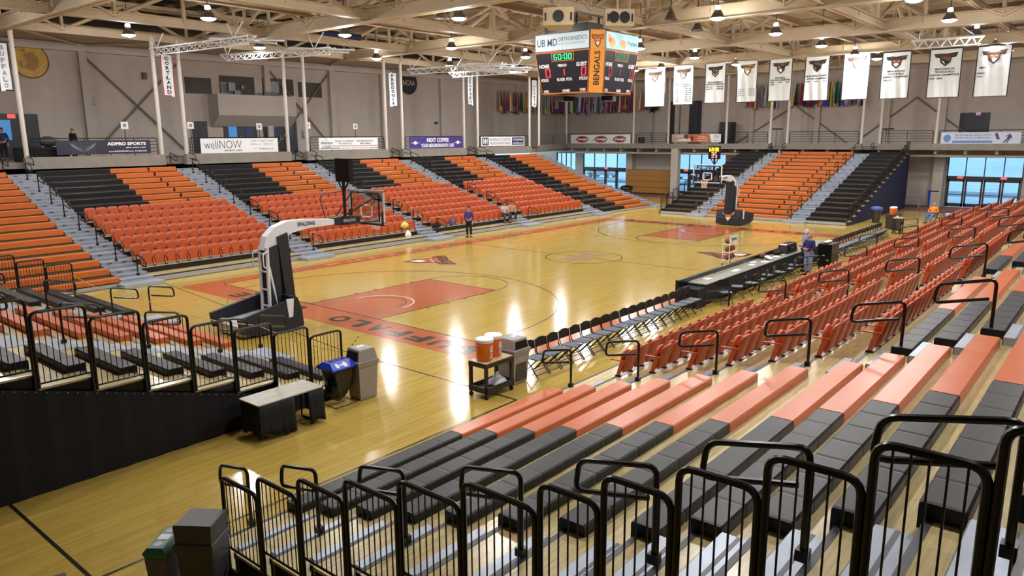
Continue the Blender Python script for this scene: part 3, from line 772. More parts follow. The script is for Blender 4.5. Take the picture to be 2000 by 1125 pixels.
# square flood lamps that are switched off or bright
for (u, v, lab) in ((862,27,'unlit square floodlight under the roof beam beside a lit lamp'),(1310,30,'unlit bell lamp above the scoreboard end of the hall'),(1362,52,'unlit bell lamp hanging by the second roof beam')):
    p = at(u, v, 'z', 11.0); r = thing('bell_lamp', lab, 'lamp', p)
    obj('shade', MB().lathe([(.05,.5),(.09,.45),(.26,.06),(.34,.0),(.30,.0),(.05,.42)], (p.x,p.y,p.z-.2), 20), lampm, r, True); obj('stem', MB().tube([p+V((0,0,.25)), V((p.x,p.y,13.4))], .02, 6), blackm, r)
# ---------------------------------------------------------------- folded hanging light trusses (practice hoop frames)
def lattice(root, a, b, h=.32, n=14):
    a, b = V(a), V(b); m = MB(); s = (b-a).cross(V((0,0,1))).normalized()*.22
    for p, q in ((a+s,b+s),(a-s,b-s)): m.tube([p, q], .045, 8)
    lo = (a-V((0,0,h)), b-V((0,0,h))); ins = (b-a)*.03; m.tube([lo[0]+ins, lo[1]-ins], .035, 8); obj('tube_frame', m, hoop_w, root, True)
    m = MB()
    for k in range(n):
        for sg in (s, -s):
            p = a.lerp(b, (k+.03)/n)+sg; q = a.lerp(b, (k+.5)/n)-V((0,0,h)); r = a.lerp(b, (k+.97)/n)+sg
            m.tube([p, q], .017, 5); m.tube([q, r], .017, 5)
    obj('lattice', m, hoop_w, root)
HANG = [((299,96,22.0),(491,70,13.5),'nearest the far left roof corner'),((436,109,21.5),(650,92,14.0),'behind the first one, above the ticker banners'),((798,137,21.0),(985,122,13.0),'left of the scoreboard and farther back'),((880,143,19.5),(1035,130,12.5),'just left of the scoreboard')]
for k, (p, q, l) in enumerate(HANG):
    A = at(p[0], p[1], 'y', p[2]); B = at(q[0], q[1], 'y', q[2]); A.z = B.z = (A.z+B.z)/2
    root = thing('hoop_truss', 'folded white lattice frame under the roof, '+l, 'truss', A)
    lattice(root, A, B, .34, 12)
    m = MB()
    for P in (A.lerp(B,.06), A.lerp(B,.86)):
        for dx in (-.7, .7): m.tube([P+V((0,.22,0)), P+V((0,dx,11.25-P.z))], .03, 6)
    obj('hanger', m, hoop_w, root)
    m = MB(); D = A.lerp(B,.62)
    m.tube([D+V((-.5,.5,-.05)), D+V((2.4,-1.6,.05))], .05, 8); m.tube([D+V((-.3,-.4,.1)), D+V((2.8,-2.2,.1))], .05, 8); m.tube([D+V((.4,.9,.2)), D+V((2.2,-2.4,-.1))], .05, 8); obj('folded_arm', m, hoop_w, root)
A, B = V((17.5,-8.9,9.95)), V((17.5,-13.3,9.95)); A = at(1782,80,'x',17.5); B = at(1922,70,'x',17.5); A.z = B.z = (A.z+B.z)/2
root = thing('hoop_truss', 'bright white lattice frame hanging above the two rightmost banners', 'truss', A); lattice(root, A, B, .42, 6)
m = MB()
for P in (A.lerp(B,.1), A.lerp(B,.9)): m.tube([P, P+V((0,0,11.1-P.z))], .03, 6); m.tube([P, P+V((-1.0,.5,11.1-P.z))], .03, 6)
obj('hanger', m, hoop_w, root)
# rolled divider curtain and dark winch
p = at(650,66,'y',15.0); root = thing('rolled_curtain', 'dark blue rolled divider curtain on a pipe under the roof', 'curtain', p)
a, b = at(622,62,'y',15.0), at(705,74,'y',14.0); obj('roll', MB().tube([a, b], .16, 12), navyf, root, True)
obj('hanger_chain', MB().tube([at(626,30,'y',15.0), a], .05, 6), blackm, root)
# ---------------------------------------------------------------- scoreboard
SBC = V((.42,.23)); AT, AB = (2.02,1.86), (1.78,1.62); ZS = (7.6,9.42,10.2); CHX, CHY = .62, .36
root = thing('scoreboard', 'four-sided black and orange scoreboard hanging over centre court', 'scoreboard', (SBC.x, SBC.y, 8.8))
def sb_ring(ax, ay, z):
    P = [(-ax,-ay+CHY),(-ax+CHX,-ay),(ax-CHX,-ay),(ax,-ay+CHY),(ax,ay-CHY),(ax-CHX,ay),(-ax+CHX,ay),(-ax,ay-CHY)]
    return [V((SBC.x+x, SBC.y+y, z)) for x, y in P]
RB, RM, RT = sb_ring(*AB, ZS[0]), sb_ring(*AT, ZS[1]), sb_ring(*AT, ZS[2])
obj('housing', MB().loft([RB, RM, RT]), screenk, root)
def sface(i, lower=True):
    """surface map of a housing face; s runs left to right as seen from outside"""
    lo, hi = (RB, RM) if lower else (RM, RT); j = (i+1) % 8
    def f(s, t, k=0.0):
        a = lo[i].lerp(lo[j], s); b = hi[i].lerp(hi[j], s); p = a.lerp(b, t)
        n = (lo[j]-lo[i]).cross(hi[i]-lo[i]).normalized(); return p+n*k
    return f
fl, fr_ = sface(7), sface(1)           # 7: corner 7 -> 0 is the face towards -x ; 1 -> 2 faces -y
for nm, f, dim in (('end', fl, False), ('side', fr_, True)):
    m = MB()
    for a, b, c, d in ((0,0,1,.03),(0,.97,1,1),(.0,0,.012,1),(.988,0,1,1)): decal(m, f, a, b, c, d, .012)
    o = obj('orange_trim', m, orangem, root)
    m = MB(); decal(m, f, .30,.765,.72,.965,.010); obj('clock_frame', m, orangem, root)
    m = MB(); decal(m, f, .315,.785,.705,.95,.014); obj('clock_panel', m, screenk, root)
    m = MB(); seg7(m, '60:00', f, .335,.805,.69,.93,.018); obj('clock_digits', m, ledg if not dim else mat('dim_green_led', (30,140,90), .5, emit=.7), root)
    m = MB(); seg7(m, '0', f, .13,.40,.27,.60,.014); seg7(m, '1', f, .43,.43,.55,.58,.014); seg7(m, '0', f, .84,.40,.97,.60,.014); obj('score_digits', m, ledr if not dim else ledd, root)
    m = MB()
    for st, a, b, c, d in (('HOME',.04,.62,.24,.715),('PERIOD',.41,.63,.58,.70),('GUEST',.76,.62,.96,.715),('FOULS',.04,.30,.19,.375),('PLAYER  FOUL',.37,.30,.68,.375),('FOULS',.82,.30,.98,.375),('WON',.05,.035,.16,.10),('GAMES',.46,.035,.62,.105),('WON',.83,.04,.95,.11)):
        txt(m, st, f, a, b, c, d, .014, bold=.05)
    obj('panel_lettering', m, whitem, root)
u = sface(7, False); m = MB(); decal(m, u, .015,.05,.985,.95,.012); obj('sponsor_panel', m, backlit, root)['label'] = 'backlit white sponsor panel with blue lettering'
m = MB(); txt(m, 'UB MD', u, .05,.30,.42,.70,.02, bold=.01); txt(m, 'ORTHOPAEDICS', u, .44,.52,.95,.74,.02, bold=.0); obj('sponsor_lettering', m, mat('blue_sign_ink', (40,70,120), .5), root)
m = MB(); txt(m, '& SPORTS MEDICINE', u, .44,.32,.92,.44,.02, bold=-.005); obj('sponsor_lettering', m, mat('pale_sign_ink', (150,180,190), .5), root)
u = sface(1, False); m = MB(); decal(m, u, .03,.05,.985,.95,.012); obj('sponsor_panel', m, backblue, root)['label'] = 'backlit sky blue sponsor panel with soft food pictures'
m = MB()
for (cx, cy, rx, ry) in ((.20,.40,.09,.30),(.52,.38,.10,.26),(.12,.6,.06,.25)): dpoly(m, u, [(cx+rx*math.cos(2*math.pi*k/20), cy+ry*math.sin(2*math.pi*k/20)) for k in range(20)], .016)
obj('food_picture', m, mat('warm_picture', (222,170,110), .5, emit=.25, var=.2, scale=3), root)
m = MB(); txt(m, 'Wegmans', u, .64,.30,.95,.62,.02, bold=.0); obj('sponsor_lettering', m, mat('blue_sign_ink', (40,70,120), .5), root)
cf, cu_ = sface(0), sface(0, False)
m = MB(); decal(m, cf, .02,.0,.98,1,.012); decal(m, cu_, .02,0,.98,1,.012); obj('corner_panel', m, mat('orange_corner_panel', (222,150,60), .5, emit=.12), root)
VF = lambda s, t, k=0.0: cf(1-t, s, k)       # lettering that climbs the corner
m = MB(); txt(m, 'BENGALS', VF, .18,.30,.95,.70,.02, bold=.02); obj('corner_lettering', m, inkm, root)
EM = lambda s, t, k=0.0: cu_(.5+.42*s, .46+.42*t, k+.01); a, b, c = emblem(EM, 1.0, .008)
obj('corner_emblem', a, inkm, root); obj('corner_emblem', b, orangem, root); obj('corner_emblem', c, whitem, root)
for k, (x, y) in enumerate(((-.9,.6),(.5,-.9))): obj('speaker_pod', MB().rbox((SBC.x+x,SBC.y+y,7.42),(.95,.5,.22),.4*k), blackm, root)
obj('suspension', MB().tube([(SBC.x-.9,SBC.y,10.2),(SBC.x-.9,SBC.y,12.6)], .05, 6).tube([(SBC.x+.9,SBC.y,10.2),(SBC.x+.9,SBC.y,12.6)], .05, 6), blackm, root)
obj('top_box', MB().rbox((SBC.x,SBC.y+.3,10.42),(2.6,2.4,.44)), blackm, root)
for (u_, v_, y_, rz, two, lab) in ((1092,38,-1.0,-1.0,False,'cream box loudspeaker hanging above the left face of the scoreboard'),(1205,40,-2.1,-.75,True,'cream box loudspeaker with two horns above the right face of the scoreboard')):
    p = at(u_, v_, 'y', y_); root = thing('loudspeaker', lab, 'loudspeaker', p)
    ca, sa = math.cos(rz), math.sin(rz); R = lambda x, y, z: (p.x+x*ca-y*sa, p.y+x*sa+y*ca, p.z+z+.25*(-y)*.3)
    m = MB(); rings = [[R(-.62,-.5,-.32),R(.62,-.5,-.32),R(.62,-.5,.36),R(-.62,-.5,.36)],[R(-.45,.6,-.3),R(.45,.6,-.3),R(.45,.6,.34),R(-.45,.6,.34)]]; m.loft(rings); obj('cabinet', m, speckm, root)
    for cx in ((0.0,) if not two else (-.27,.2)):
        m = MB(); m.loft([[R(cx+.23*math.cos(2*math.pi*k/18), -.515, .24*math.sin(2*math.pi*k/18)+.02) for k in range(18)],[R(cx+.2*math.cos(2*math.pi*k/18), -.49, .2*math.sin(2*math.pi*k/18)+.02) for k in range(18)]]); obj('horn', m, blackm, root)
    m = MB()
    for cx in (-.52,.52): m.box((-.035,-.02,-.16),(.035,.02,.16), fn=lambda x,y,z: R(cx+x,-.51+y,z))
    obj('vent_slot', m, blackm, root); obj('bracket', MB().tube([p+V((0,0,.3)), p+V((0,0,1.9))], .06, 6), speckm, root)
# ---------------------------------------------------------------- championship banners in front of the end stand
CH = [((1260,135),(1298,208),'bright white washed-out banner, leftmost of the hanging row',[],0),
 ((1316,129),(1353,204),'white banner lettered for basketball with two long columns of years',[("MEN'S BASKETBALL",.16,.50,.84,.54),('SUNYAC CHAMPIONS',.12,.45,.88,.49)],7),
 ((1378,124),(1415,201),'white banner lettered for swimming with two short pairs of years',[("MEN'S SWIMMING",.16,.50,.84,.54),('SUNYAC CHAMPIONS',.08,.45,.92,.49)],2),
 ((1441,120),(1477,199),'bright white banner with faint years low on both sides',[],-4),
 ((1504,116),(1544,197),'white banner lettered for football with four years',[('FOOTBALL',.28,.53,.72,.57),('SUNYAC CHAMPIONS',.08,.48,.92,.52),('1999',.08,.43,.24,.46),('2000',.42,.43,.58,.46),('2003',.76,.43,.92,.46),('2009',.08,.38,.24,.41)],0),
 ((1574,111),(1616,196),'white banner lettered for cross country with three years',[("MEN'S CROSS COUNTRY",.06,.54,.94,.58),('SUNYAC CHAMPIONS',.1,.48,.9,.52),('1992',.08,.42,.24,.45),('1993',.42,.42,.58,.45),('2014',.76,.42,.92,.45)],0),
 ((1649,105),(1694,194),'bright white banner between the cross country and outdoor track banners',[('1998',.1,.48,.22,.51),('2001',.08,.42,.2,.45)],0),
 ((1724,103),(1773,192),'white banner lettered for outdoor track and field',[("MEN'S OUTDOOR",.22,.57,.82,.61),('TRACK & FIELD',.24,.51,.78,.55),('SUNYAC CHAMPIONS',.08,.45,.92,.49),('1991-92',.08,.38,.40,.42)],0),
 ((1817,97),(1872,190),'white banner lettered for indoor track and field',[("MEN'S INDOOR",.2,.57,.8,.61),('TRACK & FIELD',.2,.51,.8,.55),('SUNYAC CHAMPIONS',.06,.45,.94,.49),('1997  2004',.06,.38,.46,.42)],0),
 ((1910,91),(1967,188),'bright white banner, rightmost of the hanging row',[('MEN',.12,.56,.3,.6),('SUNYAC',.06,.45,.3,.49),('1999',.06,.39,.24,.42)],0)]
XB = 24.1
for n_, (tl, br, lab, lines, ny) in enumerate(CH):
    a = at(*tl, 'x', XB); b = at(*br, 'x', XB); y0, y1, z1, z0 = a.y, b.y, a.z, b.z
    root = thing('championship_banner', lab, 'banner', (XB, (y0+y1)/2, z1), 'championship banners')
    N = 24; rows = 14; m = MB(); w = y1-y0
    def wav(s, t): return .05*math.sin(s*17+n_*2+t*3)*(1-t)**1.2 + .03*math.sin(s*7+n_)*(1-t)
    vs = [(XB+wav(i/N, j/rows), y0+w*i/N, z0+(z1-z0)*j/rows) for j in range(rows+1) for i in range(N+1)]
    m.add(vs, [(j*(N+1)+i, j*(N+1)+i+1, (j+1)*(N+1)+i+1, (j+1)*(N+1)+i) for j in range(rows) for i in range(N)]); obj('cloth', m, clothw, root, True)
    mp = lambda s, t, k=0.0: V((XB-.012-k+wav(min(1,max(0,s)), min(1,max(0,t))), y0+w*s, z0+(z1-z0)*t))
    m = MB()
    for i in range(12):
        decal(m, mp, i/12,.985,(i+1)/12,1,.004); decal(m, mp, i/12,0,(i+1)/12,.015,.004); decal(m, mp, 0,i/12,.035,(i+1)/12,.004); decal(m, mp, .965,i/12,1,(i+1)/12,.004)
    obj('border', m, inkm, root)
    ep = lambda s, t, k=0.0: mp(.5+.36*s, .80+.16*t, k); A, B, C = emblem(ep, 1.0, .006)
    txt(A, 'BENGALS', ep, -.8,.18,.8,.52,.014, bold=.05)
    obj('emblem', A, inkm, root); obj('emblem', B, brownm if ny >= 0 else goldm, root); obj('emblem', C, whitem, root)
    m = MB()
    for st, c0, c1, c2, c3 in lines: txt(m, st, mp, c0, c1, c2, c3, .008, bold=.03)
    for k in range(abs(ny)):
        for c, base in ((.08, 66), (.58, 83)):
            yy = base+k*2; st = '19%02d-%02d' % (yy % 100, (yy+1) % 100); t = .39-.052*k if ny > 0 else .30-.05*k
            if t > .03: txt(m, st, mp, c, t, c+.32, t+.034, .008, bold=.03)
    if m.v: obj('lettering', m, inkm if ny >= 0 else inkg, root)
    obj('hanging_rod', MB().tube([(XB,y0-.05,z1+.03),(XB,y1+.05,z1+.03)], .025, 6).tube([(XB,y0+.2*w,z1+.03),(XB,y0+.2*w,11.05)], .008, 4).tube([(XB,y1-.2*w,z1+.03),(XB,y1-.2*w,11.05)], .008, 4), blackm, root)
# school banners between the far pole pairs
for (tl, br, st, bc, tc_, lab) in (((-14,80),(19,178),'BUFFALO',inkm,inkg,'white vertical school banner with dark border, cut off at the photo edge'),((311,104),(344,189),'CORTLAND',redm,inkm,'white vertical banner with red border reading CORTLAND'),((757,140),(777,209),'FREDONIA',navym,inkm,'white vertical banner with blue border reading FREDONIA'),((912,145),(925,206),'GENESEO',inkm,inkm,'white vertical banner with dark border reading GENESEO'),((1038,155),(1049,210),'ONEONTA',inkm,redm,'narrow vertical banner partly behind the scoreboard')):
    yb = 22.75; a = at(*tl, 'y', yb); b = at(*br, 'y', yb); x0, x1 = a.x, b.x
    if x1-x0 < .5: x1 = x0+.6
    z1, z0 = a.z, b.z; root = thing('school_banner', lab, 'banner', ((x0+x1)/2, yb, z1), 'vertical school banners')
    N, rows = 10, 16; m = MB(); wv = lambda s, t: .03*math.sin(s*9+t*6+x0)*(1-t*.6)
    m.add([(x0+(x1-x0)*i/N, yb+wv(i/N,j/rows), z0+(z1-z0)*j/rows) for j in range(rows+1) for i in range(N+1)], [(j*(N+1)+i, j*(N+1)+i+1, (j+1)*(N+1)+i+1, (j+1)*(N+1)+i) for j in range(rows) for i in range(N)]); obj('cloth', m, clothw, root, True)
    mp = lambda s, t, k=0.0: V((x0+(x1-x0)*s, yb-.01-k+wv(min(1,max(0,s)), min(1,max(0,t))), z0+(z1-z0)*t))
    m = MB()
    for i in range(12): decal(m, mp, 0,i/12,.09,(i+1)/12,.004); decal(m, mp, .91,i/12,1,(i+1)/12,.004)
    decal(m, mp, 0,0,1,.03,.004); decal(m, mp, 0,.97,1,1,.004); obj('border', m, bc, root)
    m = MB(); txt(m, st, mp, .36,.05,.66,.95,.007, bold=.03, vert=True); obj('lettering', m, tc_, root)
    obj('hanging_rod', MB().tube([(x0-.15,yb,z1+.03),(x1+.15,yb,z1+.03)], .025, 6), blackm, root)
# ---------------------------------------------------------------- round wall signs
def disc(name, lab, u, v, r, mats, words, ring):
    p = at(u, v, 'y', 29.92); root = thing(name, lab, 'wall sign', p)
    obj('plate', MB().lathe([(0,-.03),(r,-.03),(r,.04),(0,.04)], tuple(p), 36, axis='y'), mats[0], root)
    mp = pmap(p+V((0,-.035,0)), (r,0,0), (0,0,r)); m = MB(); strip(m, mp, arc(0,0,.94,0,2*math.pi,36), .05, .006); obj('ring', m, mats[1], root)
    m = MB()
    if words: txt(m, words, mp, -.72,-.22,.72,.22,.008, bold=.01)
    else:
        dpoly(m, mp, [(-.3,.35),(.15,.5),(.45,.15),(.42,-.3),(.1,-.55),(-.35,-.4),(-.1,-.05)], .008); dpoly(m, mp, [(-.45,.55),(-.2,.62),(-.15,.48),(-.42,.44)], .008); dpoly(m, mp, [(-.55,-.1),(-.4,0),(-.4,-.45),(-.5,-.4)], .008)
    obj('device', m, mats[2], root)
disc('round_sign', 'round gold medallion sign high on the far wall', 58, 118.5, 1.02, (goldm, inkm, mat('dark_gold', (150,112,24), .45)), None, 1)
disc('round_sign', 'round black sign with pale NCAA letters on the far wall', 798, 162, .98, (inkm, inkm, mat('pale_gold_letters', (190,180,150), .5)), 'NCAA', 1)
# ---------------------------------------------------------------- row of flags
FC = [(70,44,50),(44,60,140),(160,40,44),(216,150,40),(38,50,44),(34,40,38),(60,70,60),(180,180,70),(210,170,40),(170,90,40),(120,120,130),(190,190,196),(90,96,170),(200,200,210),(60,56,70),(140,60,60),(210,210,216),(120,50,60),(60,90,180),(200,60,60),(210,180,150),(230,215,60),(40,140,110),(70,110,210),(225,225,230),(130,40,50),(190,190,200),(150,150,160),(160,60,70),(210,210,214),(100,110,160),(90,90,150),(40,50,90),(150,150,170),(170,50,60),(60,70,130),(180,60,60),(40,50,60),(190,80,70),(90,90,120)]
us = [978+6.6*k for k in range(10)]+[1046,1054]+[1066+5.6*k for k in range(31)]+[1252,1262,1274,1284]+[1460+9*k for k in range(7)]+[1556+10*k for k in range(14)]
for n_, u in enumerate(us):
    if u < 1094: p = at(u, 172, 'y', 29.45); dr = (1,0)
    else: p = at(u, 172, 'x', 38.5); dr = (0,-1)
    p.z = 10.15; h = 1.95+.12*math.sin(n_*1.7); root = thing('flag', 'limp country flag in the row high on the end wall, %s from the left' % NTH(n_), 'flag', p, 'row of country flags')
    c = FC[n_ % len(FC)]; c2 = FC[(n_*7+3) % len(FC)]; w = .42; m = MB(); N, rows = 10, 8
    rings = []
    for j in range(rows+1):
        t = j/rows; row = []
        for i in range(N+1):
            s = i/N-.5; ww = w*(.35+.85*t**.7); dep = .10*math.sin(i*2.2+n_)*t; skew = .12*math.sin(n_*2.3)*t
            row.append((p.x+dr[0]*(s*ww+skew)-dr[1]*dep*0-(dep if dr[1] else 0), p.y+dr[1]*(s*ww+skew)-(dep if dr[0] else 0), p.z-h*t-(abs(s)*.35*t*(1 if n_ % 2 else -.4))))
        rings.append(row)
    vs = [q for r in rings for q in r]; k1 = len(vs)
    fs = [(j*(N+1)+i, (j+1)*(N+1)+i, (j+1)*(N+1)+i+1, j*(N+1)+i+1) for j in range(rows) for i in range(N)]
    m.add(vs, fs); m.m = [(1 if (f[0] % (N+1)) in ((3,4,5,6) if n_ % 3 else (0,1,2)) or (n_ % 4 == 0 and f[0]//(N+1) > 5) else 0) for f in fs]
    obj('cloth', m, (mat('flag_cloth_%d_%d_%d' % c, c, .8, bump=.2), mat('flag_cloth_%d_%d_%d' % c2, c2, .8, bump=.2)), root, True)
    q = p+(V((0,.50,0)) if dr[0] else V((.42,0,0))); obj('staff', MB().tube([q+V((0,0,-.25)), p+V((0,0,.12))], .018, 6), brownwood, root)
# ---------------------------------------------------------------- glazed entrances under the end deck
def entrance(n, y0, y1, ztop, doors, panes, zd=2.15):
    """storefront in the wall plane x = EX: doors below, fixed panes above; y1 > y0"""
    x0, x1 = EX+.06, EX+.18
    root = thing('window_%d' % n, None, None, (EX, (y0+y1)/2, 0)); root['kind'] = 'structure'
    m = MB(); t = .07
    for z in (zd, ztop-t): m.box((x0,y0,z),(x1,y1,z+(.28 if z == zd else t)))
    for y in (y0, y1-t): m.box((x0,y,0),(x1,y+t,ztop))
    for k in range(1, panes): y = y0+(y1-y0)*k/panes; m.box((x0,y-.03,zd+.28),(x1,y+.03,ztop))
    obj('window_frame', m, bronze, root)
    obj('window_pane', MB().box((EX+.10,y0+t,zd+.28),(EX+.12,y1-t,ztop-t)), GL, root)
    w = (y1-y0-2*t)/doors
    for k in range(doors):
        a = y0+t+w*k+.015; b = a+w-.03; m = MB()
        for (p, q) in (((a,.02),(a+.13,zd)),((b-.13,.02),(b,zd)),((a,.02),(b,.30)),((a,zd-.14),(b,zd)),((a,.93),(b,1.03))): m.box((x0+.01,p[0],p[1]),(x1-.01,q[0],q[1]))
        d = obj('door_leaf', m, bronze, root)
        obj('door_glass', MB().box((EX+.10,a+.13,.3),(EX+.115,b-.13,zd-.14)), GL, d); obj('push_bar', MB().box((x0-.06,a+.08,.95),(x0-.03,b-.08,1.0)), alum, d)
entrance(1, -13.4, -8.35, 3.95, 4, 4); entrance(2, 10.2, 15.3, 3.95, 4, 4); entrance(3, 20.9, 26.6, 3.95, 4, 4)
root = thing('window_4', None, None, (EX, 28.9, 2)); root['kind'] = 'structure'
m = MB()
for z in (1.9, 3.88): m.box((EX+.06,27.6,z),(EX+.18,30.2,z+.07))
for y in (27.6,28.25,28.9,29.55,30.13): m.box((EX+.06,y,1.9),(EX+.18,y+.07,3.95))
obj('window_frame', m, bronze, root); obj('window_pane', MB().box((EX+.10,27.6,1.95),(EX+.12,30.2,3.9)), GL, root)
root = thing('window_5', None, None, (EX+.4, -19, 7)); root['kind'] = 'structure'
m = MB()
for z in (4.9, 7.6, 10.4): m.box((EX+.42,-24,z),(EX+.6,-15,z+.09))
for y in (-24,-21,-18,-15.1): m.box((EX+.42,y,4.9),(EX+.6,y+.1,10.5))
obj('window_frame', m, mat('blue_window_frame', (40,62,120), .5), root); obj('window_pane', MB().box((EX+.5,-24,4.9),(EX+.52,-15,10.5)), GL, root)
for y, z, l in ((-9.3,2.35,'red exit sign over the leftmost of the far entrance doors'),(-12.2,2.35,'red exit sign over the rightmost of the far entrance doors'),(14.3,2.35,'red exit sign over the doors behind the far basket'),(23.6,2.35,'red exit sign over the doors left of the folded wooden bleachers')):
    r = thing('exit_sign', l, 'exit sign', (EX-.04, y, z)); obj('case', MB().box((EX-.06,y-.2,z-.11),(EX+.05,y+.2,z+.11)), exitm, r)
    m = MB(); txt(m, 'EXIT', pmap((EX-.065,y+.15,z-.06),(0,-1,0),(0,0,1)), 0,0,.3,.12,.002, bold=.03); obj('lettering', m, whitem, r)
# folded wooden bleachers, bin, table and tall bin near the end wall
a = at(1237,383,'x',36.6); y1 = a.y
root = thing('folded_bleacher', 'stack of varnished wooden bleacher boards folded against the end wall', 'bleacher', (36.6, 18, 0))
for k in range(4): obj('board', MB().box((36.5+.05*k,15.0,.12+.58*k),(37.2,19.9,.66+.58*k)), brownwood, root)
obj('gap_strip', MB().box((36.66,15.05,.1),(37.1,19.85,2.4)), riserm, root)
p = at(1246,392,'z',0.0); p = V((29.6,15.6,0))
root = thing('rubbish_bin', 'black wheeled bin with a bulging black bag beside the folded wooden bleachers', 'bin', p)
obj('body', MB().lathe([(.0,.02),(.42,.02),(.52,.9),(.5,.92),(0,.92)], tuple(p), 20), greyd, root, True); obj('bag', MB().ball((p.x,p.y,1.05), .62, 14, 8, (1,1,.45)), bagm, root, True)
# end wall doors
def slab_door(n, pl, lab, xy, kind='x'):
    m = MB()
    if kind == 'x': y0, y1, z1 = xy; m.box((EX+.33,y0,4.72),(EX+.42,y1,z1))
    else: x0, x1, z1 = xy; m.box((x0,29.93,4.62),(x1,30.02,z1))
    r = struct('door_%d' % n, m, darkdoor); return r
slab_door(1, None, '', (at(1935,220,'x',EX+.33).y, at(1876,220,'x',EX+.33).y, 7.3))
slab_door(2, None, '', (at(1329,200,'x',EX+.33).y, at(1308,200,'x',EX+.33).y, 9.0)); slab_door(3, None, '', (at(1371,200,'x',EX+.33).y, at(1347,200,'x',EX+.33).y, 9.0))
slab_door(4, None, '', (at(375,240,'y',29.95).x, at(404,240,'y',29.95).x, 6.9), 'y')
def double_door(n, u0, u1, v):
    a, b = at(u0, v, 'y', 29.95), at(u1, v, 'y', 29.95); z1 = a.z
    r = struct('door_%d' % n, MB().box((a.x,29.93,4.62),(b.x,30.02,z1)), darkdoor); w = (b.x-a.x)/2
    for k in range(2):
        c = a.x+w*(k+.5); obj('door_window', MB().box((c-.32,29.9,5.75),(c+.32,29.935,6.75)), mat('door_window_sky', (70,140,205), .2, emit=.35) if n == 5 and k == 0 else mat('door_window_dark', (62,78,110), .15), r)
    obj('door_handle', MB().box((a.x+w-.12,29.86,5.6),(a.x+w-.08,29.92,5.9)).box((a.x+w+.08,29.86,5.6),(a.x+w+.12,29.92,5.9)), alum, r)
double_door(5, 435, 500, 228); double_door(6, 513, 578, 228)
r = struct('door_7', MB().box((at(-60,222,'y',29.95).x,29.9,4.62),(at(72,222,'y',29.95).x,30.02,7.2)), darkdoor)
a = at(-30,234,'y',29.9); b = at(24,273,'y',29.9); obj('door_window', MB().box((a.x,29.86,b.z),(b.x,29.91,a.z)), mat('door_window_sky', (70,140,205), .2, emit=.35), r)
for u, v, l in ((466,229,'left pair of'),(544,231,'right pair of'),(22,227,'leftmost')):
    p = at(u, v, 'y', 29.85); obj_ = tag(obj('exit_sign', MB().box((p.x-.2,29.82,p.z-.12),(p.x+.2,29.9,p.z+.12)), exitm), 'red exit sign above the %s doors on the far upper wall' % l, 'exit sign')
p = at(1911,222,'x',EX+.3); tag(obj('exit_sign', MB().box((EX+.28,p.y-.16,p.z-.12),(EX+.34,p.y+.16,p.z+.12)), mat('pale_exit_sign', (200,170,180), .5, emit=.2)), 'pale exit sign above the dark double doors on the end balcony', 'exit sign')
# ---------------------------------------------------------------- press box over the far doors
Y0 = 29.96
root = thing('press_box', 'pale press box balcony above the double doors of the far wall', 'balcony', (at(500,200,'y',29).x, 29, 6.9))
za = at(500,186,'y',28.9).z; zb = at(500,226,'y',28.9).z
xs = [at(u,200,'y',28.9).x for u in (426,578)]
m = MB(); m.loft([[(xs[0]-.15,30,z),(xs[0],28.9,z),(xs[1],28.9,z),(xs[1]+.15,30,z)] for z in (zb, za)]); obj('parapet', m, wall2, root)
m = MB(); m.loft([[(xs[0]-.1,30,zb-.75),(xs[0]-.05,29.8,zb-.75),(xs[1]+.05,29.8,zb-.75),(xs[1]+.1,30,zb-.75)],[(xs[0]-.15,30,zb),(xs[0],28.9,zb),(xs[1],28.9,zb),(xs[1]+.15,30,zb)]]); obj('bracket', m, wall2, root)
m = MB()
for (u0, v0, u1, v1) in ((360,150,414,184),(428,147,498,186),(512,152,574,187),(582,160,629,191)):
    a, b = at(u0,v0,'y',Y0), at(u1,v1,'y',Y0); m.box((a.x,29.94,b.z),(b.x,30.02,a.z))
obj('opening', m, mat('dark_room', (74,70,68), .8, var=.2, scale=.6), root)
m = MB()
for (u0, v0, u1, v1) in ((430,160,455,185),(517,158,545,182)): a, b = at(u0,v0,'y',29.93), at(u1,v1,'y',29.93); m.box((a.x,29.90,b.z),(b.x,29.94,a.z))
obj('back_board', m, mat('pale_board', (150,150,150), .7), root)
m = MB()
for (u0, v0, u1, v1) in ((457,176,470,185),(470,167,477,174),(515,179,543,187),(445,161,460,178)): a, b = at(u0,v0,'y',29.3), at(u1,v1,'y',29.3); m.box((a.x,29.25,b.z),(b.x,29.4,a.z))
obj('equipment', m, blackm, root)
for (u, v, w, h, lab, mm) in ((177,196,.5,.5,'grey electrical box on the far wall beside the pilaster',greym),(283,148,.25,.42,'small dark speaker on the far wall near the red bordered banner',greyd),(853,240,.28,.18,'small dark fitting low on the far wall under the NCAA sign',greyd),(596,262,.35,.55,'grey panel on the far wall right of the double doors',greym)):
    p = at(u, v, 'y', 29.85); tag(obj('wall_box', MB().box((p.x-w/2,29.82,p.z-h/2),(p.x+w/2,30,p.z+h/2)), mm), lab, 'box')
p = at(1420,250,'x',37.5); tag(obj('dark_booth', MB().box((37.0,p.y-.55,4.72),(38.2,p.y+.55,6.9)), darkdoor), 'tall dark cabinet on the end balcony behind the shot clock', 'cabinet')
p = at(1253,270,'x',36.4); tag(obj('balcony_bin', MB().lathe([(0,4.73),(.28,4.73),(.32,5.55),(0,5.6)], (36.4,p.y,0), 16), greyd), 'dark round bin on the end balcony behind the railing', 'bin')
